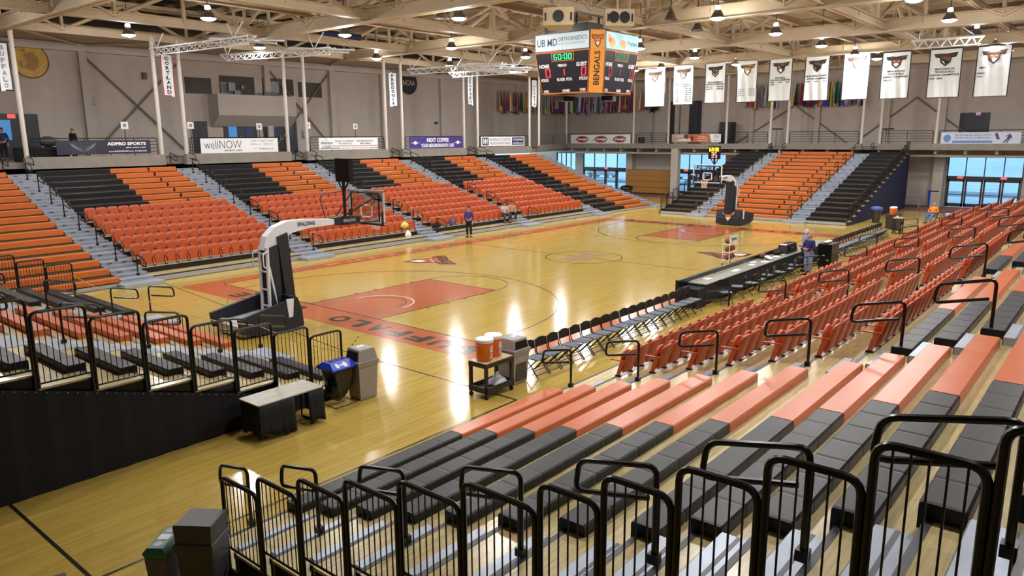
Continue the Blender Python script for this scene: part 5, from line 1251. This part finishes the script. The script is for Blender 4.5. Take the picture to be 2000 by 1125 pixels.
def cooler(lab, x, y, z, s=1.0):
    r = thing('drinks_cooler', lab, 'drinks cooler', (x, y, z), 'orange drinks coolers')
    obj('body', MB().lathe([(0,.0),(.155*s,.0),(.17*s,.02*s),(.19*s,.40*s),(.18*s,.405*s),(0,.405*s)], (x,y,z), 28), cooler_o, r, True)
    obj('lid', MB().lathe([(0,.40*s),(.195*s,.40*s),(.197*s,.455*s),(.18*s,.475*s),(.06*s,.485*s),(0,.485*s)], (x,y,z), 28), cooler_w, r, True)
    def cm(a0): return lambda u, v, k=0.0: V((x+(.186*s+k)*math.cos(a0+u), y+(.186*s+k)*math.sin(a0+u), z+v*s))
    mp = cm(-1.72); m = MB()
    for k in range(6): dpoly(m, mp, [(-.18+.12*k,.10+.02*k),(-.06+.12*k,.08+.02*k),(-.06+.12*k,.34),(-.18+.12*k,.34)], .002)
    obj('label', m, mat('cooler_grey_label', (172,140,122), .5), r); m = MB(); txt(m, 'G', mp, -.02,.20,.40,.33,.005, bold=.05)
    dpoly(m, mp, [(.05,.09),(.16,.07),(.34,.18),(.2,.17)], .005); obj('label_letter', m, whitem, r)
    obj('side_handle', MB().tube([V((x-.17*s,y-.09*s,z+.36*s)),V((x-.215*s,y-.03,z+.36*s)),V((x-.2*s,y+.05,z+.36*s))], .016, 6), cooler_o, r); return r
cooler('orange drinks cooler with white lid at the front corner of the cart', -17.49, -9.30, .832, 1.06)
cooler('orange drinks cooler with white lid farther back on the cart', -17.10, -9.22, .832, 1.06)
m = MB(); random.seed(3); rings = []
for z, r_ in ((.172,.12),(.22,.19),(.28,.17),(.34,.09),(.40,.045),(.46,.03)): rings.append([(-17.10+(r_+random.uniform(-.02,.02))*1.3*math.cos(a), -9.32+(r_+random.uniform(-.02,.02))*math.sin(a), z) for a in (2*math.pi*k/14 for k in range(14))])
m.loft(rings); tag(obj('plastic_bag', m, clearbag, None, True), 'crumpled clear plastic bag on the lower shelf of the cart', 'bag')
# ---------------------------------------------------------------- folding chairs
fc0 = thing('folding_chair', 'black folding chair', 'folding chair', (0,0,0))
m = MB().box((-.20,-.19,.435),(.20,.20,.46)); obj('seat', m, chairs_, fc0)
prof = [(-.21,.60),(.21,.60),(.215,.74),(.17,.80),(.07,.835),(-.07,.835),(-.17,.80),(-.215,.74)]
m = MB(); m.loft([[(x,-.235-(z-.6)*.10+t,z) for x, z in prof] for t in (-.012,.012)]); obj('backrest', m, chairm, fc0)
m = MB()
for x in (-.215,.215):
    m.tube([(x,-.255,.80),(x,-.20,.50),(x,.24,.02)], .014, 6); m.tube([(x*.93,.17,.44),(x*.93,-.27,.02)], .014, 6)
for (y, z) in ((.20,.07),(-.225,.07),(.11,.17)): m.tube([(-.21,y,z),(.21,y,z)], .010, 6)
obj('frame', m, chairm, fc0, True)
first = True
def chair(lab, grp, x, y, rz):
    global first
    if first: fc0.location = (x,y,0); fc0.rotation_euler = (0,0,rz); tag(fc0, lab, None, grp); first = False; return fc0
    return dup(fc0, (x,y,0), rz, lab, grp)
for k in range(18): chair('black folding chair in the near bench row, %s from the drinks cart' % (ORD[k] if k < 16 else ('seventeenth','eighteenth')[k-16]), 'bench row of folding chairs by the cart', -15.62+.492*k, -9.30, math.pi+random.uniform(-.03,.03))
for k in range(22): chair('black folding chair in the far bench row beyond the scorers table, %s along' % (ORD[k] if k < 16 else ('seventeenth','eighteenth','nineteenth','twentieth','twenty-first','twenty-second')[k-16]), 'far bench row of folding chairs', 5.9+.492*k, -9.42, math.pi+random.uniform(-.03,.03))
for k, (x, rz) in enumerate(((-5.5,2.4),(-4.3,.4),(-3.4,-.3),(-2.5,.2),(-1.5,.1),(-.6,-.2),(.4,.1),(1.3,-.1))): chair('black folding chair pushed toward the scorers table, %s from its near end' % ORD[k], 'folding chairs at the scorers table', x, -9.62+.08*math.sin(k*2), rz)
# ---------------------------------------------------------------- scorers table
root = thing('scorers_table', 'long scorers table with grey top and black front panel by the sideline', 'table', (-1.0,-8.8,0))
obj('tabletop', MB().box((-6.1,-9.20,.72),(4.6,-8.50,.75)), mat('grey_green_top', (128,130,118), .4, var=.06), root)
obj('front_panel', MB().box((-6.75,-8.50,.0),(4.6,-8.38,.90)), blackm, root); obj('end_panel', MB().box((-6.75,-9.22,.0),(-6.1,-8.5,.66)).box((-6.14,-9.2,.05),(-6.08,-8.5,.72)), blackf, root)
m = MB()
for k in range(5): m.box((-6.0+2.1*k,-8.58,.751),(-4.05+2.1*k,-8.51,.765))
obj('edge_strip', m, tan, root); obj('table_skirt', MB().box((-6.05,-9.18,.08),(4.55,-9.15,.72)), blackf, root)
root2 = thing('scorers_table', 'second shorter table behind the two standing people', 'table', (6.2,-8.9,0)); obj('tabletop', MB().box((5.0,-9.20,.72),(7.2,-8.5,.75)), MATS['grey_green_top'], root2); obj('table_skirt', MB().box((5.0,-9.18,.02),(7.2,-9.15,.72)).box((5.0,-8.5,.02),(7.2,-8.47,.74)), blackf, root2)
for k, (u, v, w, lab) in enumerate(((1382,544,.30,'nearest the near end of the scorers table'),(1437,528,.46,'larger, in the middle of the near half of the scorers table'),(1470,512,.3,'back one of a close pair on the scorers table'),(1468,517,.3,'front one of a close pair on the scorers table'),(1494,511,.3,'beside the close pair, nearer the standing people'),(1516,501,.3,'next to the small monitor'),(1530,496,.3,'last before the black case'))):
    p = at(u, v, 'z', .752); tag(obj('paper_sheet', MB().rbox((max(-5.9,min(4.4,p.x)), max(-9.1,min(-8.6,p.y)), .754), (w*1.2,.22,.004), .15*math.sin(k*3)), paper), 'white paper sheet, '+lab, 'paper', 'papers on the scorers table')
p = at(1502,506,'z',.752); r = thing('monitor', 'small pale monitor lying tilted on the scorers table', 'monitor', (p.x,p.y,.752)); obj('screen', MB().box((-.2,-.15,.02),(.2,.15,.05), fn=lambda x,y,z: (p.x+x, -8.85+y, .77+z+.35*y)), blackm, r); obj('display', MB().box((-.18,-.13,.051),(.18,.13,.054), fn=lambda x,y,z: (p.x+x, -8.85+y, .77+z+.35*y)), mat('pale_screen', (196,206,216), .2, emit=.3), r)
p = at(1482,499,'z',.87); tag(obj('basketball', MB().ball((p.x,-8.62,.873), .121, 18, 12), ballm, None, True), 'brown basketball resting on the scorers table', 'basketball')
p = at(1500,492,'z',.85); tag(obj('equipment_bag', MB().ball((p.x+.2,-8.68,.835), .18, 12, 8, (1.5,.9,.5)), blackf, None, True), 'small black bag on the scorers table behind the ball', 'bag')
r = thing('equipment_case', 'black equipment case on the scorers table beside the person in blue', 'case', (2.7,-8.75,.752)); obj('shell', MB().loft([[(2.0,-9.0,.752),(3.3,-9.0,.752),(3.3,-8.55,.752),(2.0,-8.55,.752)],[(2.1,-8.95,1.12),(3.2,-8.95,1.12),(3.2,-8.6,1.12),(2.1,-8.6,1.12)],[(2.2,-8.9,1.16),(3.1,-8.9,1.16),(3.1,-8.65,1.16),(2.2,-8.65,1.16)]]), blackm, r); obj('badge', MB().box((2.55,-8.99,.94),(2.75,-8.965,.97)), greym, r)
# amplifier rack behind the two standing people
r = thing('equipment_rack', 'black wheeled equipment rack behind the two standing people', 'rack', (4.6,-9.85,0)); obj('cabinet', MB().box((4.1,-10.2,.08),(5.1,-9.6,1.02)), blackm, r)
for k in range(3): obj('latch', MB().box((4.09,-10.1+.18*k,.3+.2*(k % 2)),(4.098,-9.98+.18*k,.35+.2*(k % 2))), alum, r)
for x in (4.2,5.0):
    for y in (-10.1,-9.7): obj('caster', MB().tube([(x-.02,y,.045),(x+.02,y,.045)], .042, 10).box((x-.01,y-.015,.05),(x+.01,y+.015,.085)), rubber, r)
for k, (x, l) in enumerate(((4.45,'left'),(4.85,'right'))): tag(obj('towel', MB().ball((x,-9.85,1.075), .13, 12, 8, (1.2,.9,.42)), mat('white_towel', (226,226,228), .9, bump=.5, scale=20), None, True), 'white towel bundle on the %s of the black equipment rack' % l, 'towel')
# ball rack
bx_, by_ = 2.4, -6.3; root = thing('ball_rack', 'white three-tier ball rack with a printed top sign near the scorers table', 'ball rack', (bx_,by_,0)); m = MB()
for x in (-.42,.42):
    for y in (-.16,.16): m.tube([(bx_+x,by_+y,.08),(bx_+x,by_+y,1.22)], .016, 6)
for z in (.22,.58,.94):
    for y in (-.16,.16): m.tube([(bx_-.42,by_+y,z),(bx_+.42,by_+y,z)], .012, 6)
    for x in (-.42,.42): m.tube([(bx_+x,by_-.16,z),(bx_+x,by_+.16,z)], .012, 6)
obj('frame', m, whitem, root); obj('sign', MB().box((bx_-.43,by_-.18,1.02),(bx_+.43,by_-.165,1.32)), whitem, root)
m = MB(); txt(m, 'BENGALS', pmap((bx_-.3,by_-.182,1.1),(.6,0,0),(0,0,.14)), 0,0,1,1,.003, bold=.03); obj('sign_lettering', m, greenm, root)
for x in (-.42,.42): obj('caster', MB().ball((bx_+x,by_-.16,.04), .04, 8, 6).ball((bx_+x,by_+.16,.04), .04, 8, 6), rubber, root)
for t, z in enumerate((.355,.715,1.075)):
    for k in range(3): tag(obj('basketball', MB().ball((bx_-.27+.27*k,by_,z), .121, 16, 10), ballm, None, True), 'brown basketball on the ball rack, %s tier, %s from the left' % (('lowest','middle','top')[t], ORD[k]), 'basketball', 'balls on the rack')
# far right corner things
p = (23.6,-7.1,0); r = thing('rubbish_bin', 'dark bin with a blue bag rim by the blue skirted end stand', 'bin', p); obj('body', MB().lathe([(0,.02),(.22,.02),(.33,.95),(0,.95)], p, 18), greyd, r, True); obj('bag_rim', MB().lathe([(.345,.84),(.37,.92),(.34,1.0),(.12,1.06),(0,1.05)], p, 18), mat('blue_bag', (92,104,190), .4), r, True)
r = thing('utility_cart', 'dark cart holding an orange cooler past the far bench row', 'cart', (20.8,-8.75,0)); obj('body', MB().box((20.3,-9.1,.05),(21.3,-8.45,.85)), cartm, r)
for x in (20.45,21.15): obj('caster', MB().tube([(x,-9.0,.04),(x,-8.55,.04)], .04, 8), rubber, r)
for k, (x, l) in enumerate(((20.62,'nearer'),(21.02,'farther'))): cooler('orange cooler with white lid on the far dark cart, %s of the two' % l, x, -8.75+.04*k, .852, 1.0)
r = thing('small_table', 'small pale topped stand at the end of the far bench row', 'table', (18.4,-9.6,0)); obj('top', MB().box((18.1,-9.85,.90),(18.7,-9.35,.95)), tan, r)
for x in (18.15,18.65):
    for y in (-9.8,-9.4): obj('leg', MB().box((x-.03,y-.03,.004),(x+.03,y+.03,.9)), chairm, r)
obj('shelf', MB().box((18.1,-9.85,.2),(18.7,-9.35,.24)), blackm, r); tag(obj('cup', MB().lathe([(0,.951),(.05,.951),(.07,1.04),(0,1.04)], (18.3,-9.55,0), 12), paper), 'white cup on the small pale topped stand', 'cup')
p = (38.0,-7.7,0); r = thing('recycling_bin', 'tall blue recycling bin against the column by the far doors', 'recycling bin', p); obj('body', MB().loft([[(37.7,-8.0,.02),(38.3,-8.0,.02),(38.3,-7.4,.02),(37.7,-7.4,.02)],[(37.62,-8.06,1.2),(38.38,-8.06,1.2),(38.38,-7.34,1.2),(37.62,-7.34,1.2)]]), bluem, r); obj('lid', MB().box((37.6,-8.08,1.2),(38.4,-7.32,1.28)), bluem, r)
r = thing('side_table', 'grey table in the dark recess right of the end stand', 'table', (36.8,-6.6,0)); obj('top', MB().box((36.2,-7.1,.72),(37.2,-5.6,.77)), greym, r)
for x in (36.25,37.1):
    for y in (-7.05,-5.7): obj('leg', MB().box((x,y,.004),(x+.05,y+.05,.72)), greym, r)
# strap and yellow rope across the left aisles
A_ = at(145,540,'y',8.5); Bp = at(239,562,'y',3.2); Cp = at(375,610,'y',-3.0); 
pts = [V((-19.46,8.52,1.0)), V((-19.4,3.2,.85)), V((-19.2,-2.95,.95)), V((-19.35,-6.55,.95))]
m = MB(); path = []
for k in range(3):
    for j in range(8):
        t = j/8; q = pts[k].lerp(pts[k+1], t); q.z -= .16*math.sin(math.pi*t)*(1 if k < 2 else .5); path.append(q)
path.append(pts[-1]); m.tube(path, .012, 5); tag(obj('barrier_rope', m, ropem), 'thin yellow rope strung along the front of the left stand', 'rope')
m = MB().tube([(-17.9,1.3,.02),(-17.55,1.15,1.45)], .012, 5); tag(obj('lifting_handle', m, ropem), 'thin pale stick leaning at the back of the near hoop base', 'stick')
# things left on the far front row
for (u, v, y, mm, nm, lab, sq) in ((790,438,11.15,mat('yellow_cloth', (226,206,110), .9, bump=.4, scale=12),'jacket','yellow cloth draped over a front seat of the second far section',(1.1,.7,.8)),(797,458,10.7,paper,'paper_bag','white paper bag on the floor below the yellow cloth',(.8,.7,1)),(853,437,11.2,blackf,'jacket','black jacket draped over front seats of the third far section',(1.6,.8,.7)),(883,433,11.2,mat('slate_cloth', (84,84,120), .9),'jacket','slate blue jacket on a front seat left of the standing person',(.9,.7,1))):
    p = at(u, v, 'y', y); m = MB(); random.seed(int(u)); rings = []
    for j in range(7):
        t = j/6; r_ = .26*math.sin(math.pi*(t*.86+.1)); rings.append([(p.x+sq[0]*(r_+random.uniform(-.03,.03))*math.cos(a), p.y+sq[1]*(r_+random.uniform(-.03,.03))*math.sin(a)*.7, p.z-.24+.48*t*sq[2]) for a in (2*math.pi*k/12 for k in range(12))])
    m.loft(rings); tag(obj(nm, m, mm, None, True), lab, nm.replace('_', ' '))
p = at(90,1121,'z',.78); r = thing('cart_top', 'dark edge of something low just entering at the bottom left', 'cart', (p.x,p.y,0))
obj('tray', MB().rbox((p.x-.12,p.y-.17,.74),(.5,.30,.05),-.35), cartm, r); obj('stand', MB().rbox((p.x-.12,p.y-.17,.36),(.40,.22,.715),-.35), cartm, r)
# ---------------------------------------------------------------- people
def skin_obj(name, nodes, edges, m, parent, root='pelvis', sub=2):
    names = list(nodes); idx = {n: i for i, n in enumerate(names)}
    me = bpy.data.meshes.new(name); me.from_pydata([nodes[n][0] for n in names], [(idx[a], idx[b]) for a, b in edges], []); me.update()
    me.materials.append(m); o = bpy.data.objects.new(name, me); COL.objects.link(o)
    sk = o.modifiers.new('skin', 'SKIN'); sk.use_smooth_shade = True
    for n in names:
        r = nodes[n][1]; d = me.skin_vertices[0].data[idx[n]]; d.radius = (r, r) if not isinstance(r, tuple) else r
        d.use_root = (n == root)
    o.modifiers.new('smooth', 'SUBSURF').levels = sub; o.modifiers['smooth'].render_levels = sub
    o.parent = parent; return o
def person(label, loc, rz, J, top, pants, hair, sleeve='long', cap=None, scale=1.0):
    """J: joints in a local frame, +y forward, z up"""
    root = thing('person', label, 'person', loc); root.rotation_euler = (0,0,rz); root.scale = (scale,)*3
    N = {k: (V(J[k]), r) for k, r in dict(pelvis=.115, spine=.115, chest=.135, neck=.055, head=.082, crown=.07, jaw=.06).items()}
    E = [('pelvis','spine'),('spine','chest'),('chest','neck'),('neck','head'),('head','crown'),('head','jaw')]
    for s in 'lr':
        for k, r in (('sh',.062),('el',.045),('wr',.032),('palm',.034),('hip',.095),('kn',.06),('an',.042),('toe',.035)): N[s+k] = (V(J[s+k]), r)
        E += [('chest',s+'sh'),(s+'sh',s+'el'),(s+'el',s+'wr'),(s+'wr',s+'palm'),('pelvis',s+'hip'),(s+'hip',s+'kn'),(s+'kn',s+'an'),(s+'an',s+'toe')]
        d = (N[s+'palm'][0]-N[s+'wr'][0]).normalized(); side = d.cross(V((0,1,0) if abs(d.y) < .8 else (0,0,1))).normalized(); up = d.cross(side)
        for k, (off, ln) in enumerate(((-.03,.062),(-.01,.075),(.01,.072),(.03,.055))):
            a, b = '%sf%da' % (s, k), '%sf%db' % (s, k); p = N[s+'palm'][0]+side*off+d*.03
            N[a] = (p+d*ln*.5+up*.006, .0095); N[b] = (p+d*ln-up*(-.022), .008); E += [(s+'palm',a),(a,b)]
        N[s+'tha'] = (N[s+'wr'][0]+d*.035+side*.045+up*.02, .011); N[s+'thb'] = (N[s+'wr'][0]+d*.075+side*.06+up*.035, .009); E += [(s+'wr',s+'tha'),(s+'tha',s+'thb')]
    skin_obj('body', N, E, skin, root)
    # clothes follow the body a little larger
    g = lambda ks, add, ov={}: {k: (N[k][0], N[k][1]+add if k not in ov else ov[k]) for k in ks}
    T = g(['pelvis','spine','chest'], .022); T['collar'] = (N['chest'][0].lerp(N['neck'][0], .75), .07); e = [('pelvis','spine'),('spine','chest'),('chest','collar')]
    for s in 'lr':
        T.update(g([s+'sh',s+'el'], .02)); e += [('chest',s+'sh')]
        if sleeve == 'long': T[s+'cf'] = (N[s+'el'][0].lerp(N[s+'wr'][0], .93), .047); e += [(s+'sh',s+'el'),(s+'el',s+'cf')]
        else: T[s+'el'] = (N[s+'sh'][0].lerp(N[s+'el'][0], .72), .07); e += [(s+'sh',s+'el')]
    skin_obj('top', T, e, top, root)
    Pn = g(['pelvis'], .016); e = []
    for s in 'lr':
        Pn.update(g([s+'hip',s+'kn'], .024)); Pn[s+'hem'] = (N[s+'kn'][0].lerp(N[s+'an'][0], .9), .065); e += [('pelvis',s+'hip'),(s+'hip',s+'kn'),(s+'kn',s+'hem')]
    skin_obj('trousers', Pn, e, pants, root)
    for s in 'lr':
        a, t = N[s+'an'][0], N[s+'toe'][0]; d = (t-a); d.z = 0; d.normalize(); c = a.lerp(t, .45)
        m = MB(); w = V((-d.y, d.x, 0)); zf = min(a.z, t.z)-.05
        m.loft([[tuple(a-d*.07+w*x*.04+V((0,0,zf-a.z))) for x in (-1,1)]+[tuple(a-d*.06+w*x*.035+V((0,0,.02))) for x in (1,-1)], [tuple(c+w*x*.05+V((0,0,zf-c.z))) for x in (-1,1)]+[tuple(c+w*x*.04+V((0,0,.02))) for x in (1,-1)], [tuple(t+d*.05+w*x*.035+V((0,0,zf-t.z))) for x in (-1,1)]+[tuple(t+d*.04+w*x*.03+V((0,0,.0))) for x in (1,-1)]])
        me = m.mesh('shoe', shoem, True); o = bpy.data.objects.new('shoe', me); COL.objects.link(o); o.parent = root
    h, c, j = N['head'][0], N['crown'][0], N['jaw'][0]; u = (c-h).normalized(); f = (j-h); f = (f-u*f.dot(u)).normalized(); r = f.cross(u)
    def part(nm, mb, mm): o = bpy.data.objects.new(nm, mb.mesh(nm, mm, True)); COL.objects.link(o); o.parent = root; return o
    m = MB(); rings = []
    for q in range(7):
        t = math.pi*(.02+.5*q/6); rings.append([tuple(h+u*.03-f*.012+(r*math.cos(a)*.088+f*math.sin(a)*(.098 if math.sin(a) < 0 else .09*(1-.25*q/6)))*math.sin(t)+u*(.115*math.cos(t)-(.06*q/6 if math.sin(a) < -.2 else 0))) for a in (2*math.pi*k/16 for k in range(16))])
    m.loft(rings); part('cap' if cap else 'hair', m, cap or hair)
    m = MB()
    for s in (-1, 1): m.ball(tuple(h+f*.078+r*s*.032+u*.0), .011, 8, 6)
    part('eye', m, inkm); m = MB(); m.ball(tuple(h+f*.09-u*.02), .016, 8, 6, (1,1,1.4))
    for s in (-1, 1): m.ball(tuple(h+r*s*.085-u*.01), .02, 8, 6, (.6,1,1.5))
    part('nose_and_ears', m, skin); m = MB(); m.ball(tuple(h+f*.078-u*.055), .02, 8, 6, (1.2,.6,.35)); part('mouth', m, mat('lip', (150,90,80), .6))
    return root
STAND = dict(pelvis=(0,0,.95), spine=(0,.0,1.12), chest=(0,-.01,1.33), neck=(0,0,1.50), head=(0,.02,1.63), crown=(0,.01,1.70), jaw=(0,.05,1.58),
 lsh=(-.18,0,1.42), lel=(-.25,-.03,1.14), lwr=(-.24,.08,.91), lpalm=(-.235,.11,.83), rsh=(.18,0,1.42), rel=(.25,-.03,1.14), rwr=(.24,.08,.91), rpalm=(.235,.11,.83),
 lhip=(-.09,0,.88), lkn=(-.11,.03,.49), lan=(-.11,-.02,.09), ltoe=(-.13,.13,.055), rhip=(.09,0,.88), rkn=(.11,.03,.49), ran=(.11,-.02,.09), rtoe=(.13,.13,.055))
LEAN = dict(STAND, lel=(-.27,.05,1.15), lwr=(-.06,.22,1.10), lpalm=(.0,.23,1.08), rel=(.27,.05,1.15), rwr=(.07,.22,1.12), rpalm=(.0,.25,1.12))
SIT = dict(pelvis=(0,0,.55), spine=(0,.02,.72), chest=(0,.06,.92), neck=(0,.10,1.08), head=(0,.14,1.20), crown=(0,.13,1.27), jaw=(0,.17,1.15),
 lsh=(-.18,.07,1.0), lel=(-.26,.14,.76), lwr=(-.16,.34,.68), lpalm=(-.11,.41,.68), rsh=(.18,.07,1.0), rel=(.26,.14,.76), rwr=(.16,.34,.68), rpalm=(.11,.41,.68),
 lhip=(-.10,.05,.52), lkn=(-.17,.46,.52), lan=(-.16,.42,.09), ltoe=(-.18,.58,.055), rhip=(.10,.05,.52), rkn=(.17,.46,.52), ran=(.18,.50,.09), rtoe=(.20,.66,.055))
RECL = dict(SIT, spine=(0,-.06,.70), chest=(0,-.14,.88), neck=(0,-.18,1.05), head=(0,-.17,1.18), crown=(0,-.19,1.25), jaw=(0,-.13,1.13), lsh=(-.2,-.14,.97), rsh=(.2,-.14,.97), lel=(-.3,-.1,.72), lwr=(-.12,.1,.70), lpalm=(-.05,.14,.70), rel=(.3,-.1,.72), rwr=(.14,.1,.70), rpalm=(.07,.14,.70), lkn=(-.16,.48,.50), lan=(-.15,.80,.10), ltoe=(-.17,.94,.08))
cl = lambda n, c: mat(n, c, .85, var=.1, scale=12)
DN = cl('blue_denim', (86,110,160)); BT = cl('black_trousers', (22,22,30)); 
person('person in a bright blue shirt and cap, arms folded, standing at the scorers table', (2.45,-9.62,0), -2.3, LEAN, cl('bright_blue_shirt', (74,140,206)), BT, hairm, 'short', cap=mat('pale_cap', (200,196,190), .8), scale=1.04)
person('person in a dark navy jacket and pale jeans standing beside the scorers table', (1.75,-10.0,0), 1.2, LEAN, cl('navy_jacket', (34,38,92)), cl('pale_jeans', (120,136,172)), hairg, scale=1.0)
person('person in a purple vest with white collar standing on the far sideline', (2.05,9.47,0), 2.0, STAND, cl('purple_vest', (70,56,128)), BT, hairm, scale=1.02)
p = FS.W(7.35, FS.nose(1), FS.z(0)); person('person in a pale grey top sitting forward on the far front row', (7.35,11.32,.25), 2.75, SIT, cl('pale_grey_top', (186,196,208)), cl('dark_shorts', (56,60,74)), hairm, 'short')
person('person in a tan top sitting on the far front row beside the one in grey', (8.25,11.42,.25), 2.5, SIT, cl('tan_top', (200,150,120)), BT, hairm, 'short')
person('person in an orange shirt and jeans lounging on a chair near the far doors', (25.6,-10.0,0), 1.35, RECL, cl('orange_shirt', (236,134,40)), DN, hairg, 'long')
chair('black folding chair under the person in the orange shirt', None, 25.6, -10.02, 1.35)
person('person in black with a camouflage cap working behind the dark ledge board', (at(140,250,'y',26.2).x,26.2,4.62), 1.9, STAND, cl('black_hoodie', (20,20,26)), BT, hairm, cap=mat('camo_cap', (96,96,84), .9, var=.4, scale=40), scale=.98)
person('person in dark clothes against the bright doorway at the far left', (at(2,250,'y',27.5).x,27.5,4.62), 2.6, STAND, cl('dark_blue_coat', (36,52,92)), BT, hairm, scale=1.0)
# ---------------------------------------------------------------- daylight and render settings
w = bpy.data.worlds.new('sky'); SC.world = w; w.use_nodes = True; nt = w.node_tree
bg = nt.nodes['Background']; sky = nt.nodes.new('ShaderNodeTexSky'); sky.sky_type = 'HOSEK_WILKIE'; sky.turbidity = 6.0; sky.sun_direction = (-.3,.3,.5)
mx = nt.nodes.new('ShaderNodeMix'); mx.data_type = 'RGBA'; mx.inputs[0].default_value = .65; mx.inputs[7].default_value = (.50,.76,1.0,1)
nt.links.new(sky.outputs[0], mx.inputs[6]); nt.links.new(mx.outputs[2], bg.inputs['Color']); bg.inputs['Strength'].default_value = 2.6
vs = SC.view_settings; vs.view_transform = 'Standard'; vs.look = 'None'; vs.exposure = EXPO; vs.gamma = 1.0; vs.use_curve_mapping = False
c = SC.cycles; c.max_bounces = 7; c.diffuse_bounces = 4; c.glossy_bounces = 3; c.transmission_bounces = 3; c.transparent_max_bounces = 8
c.caustics_reflective = False; c.caustics_refractive = False; c.sample_clamp_indirect = 6.0; c.use_denoising = True
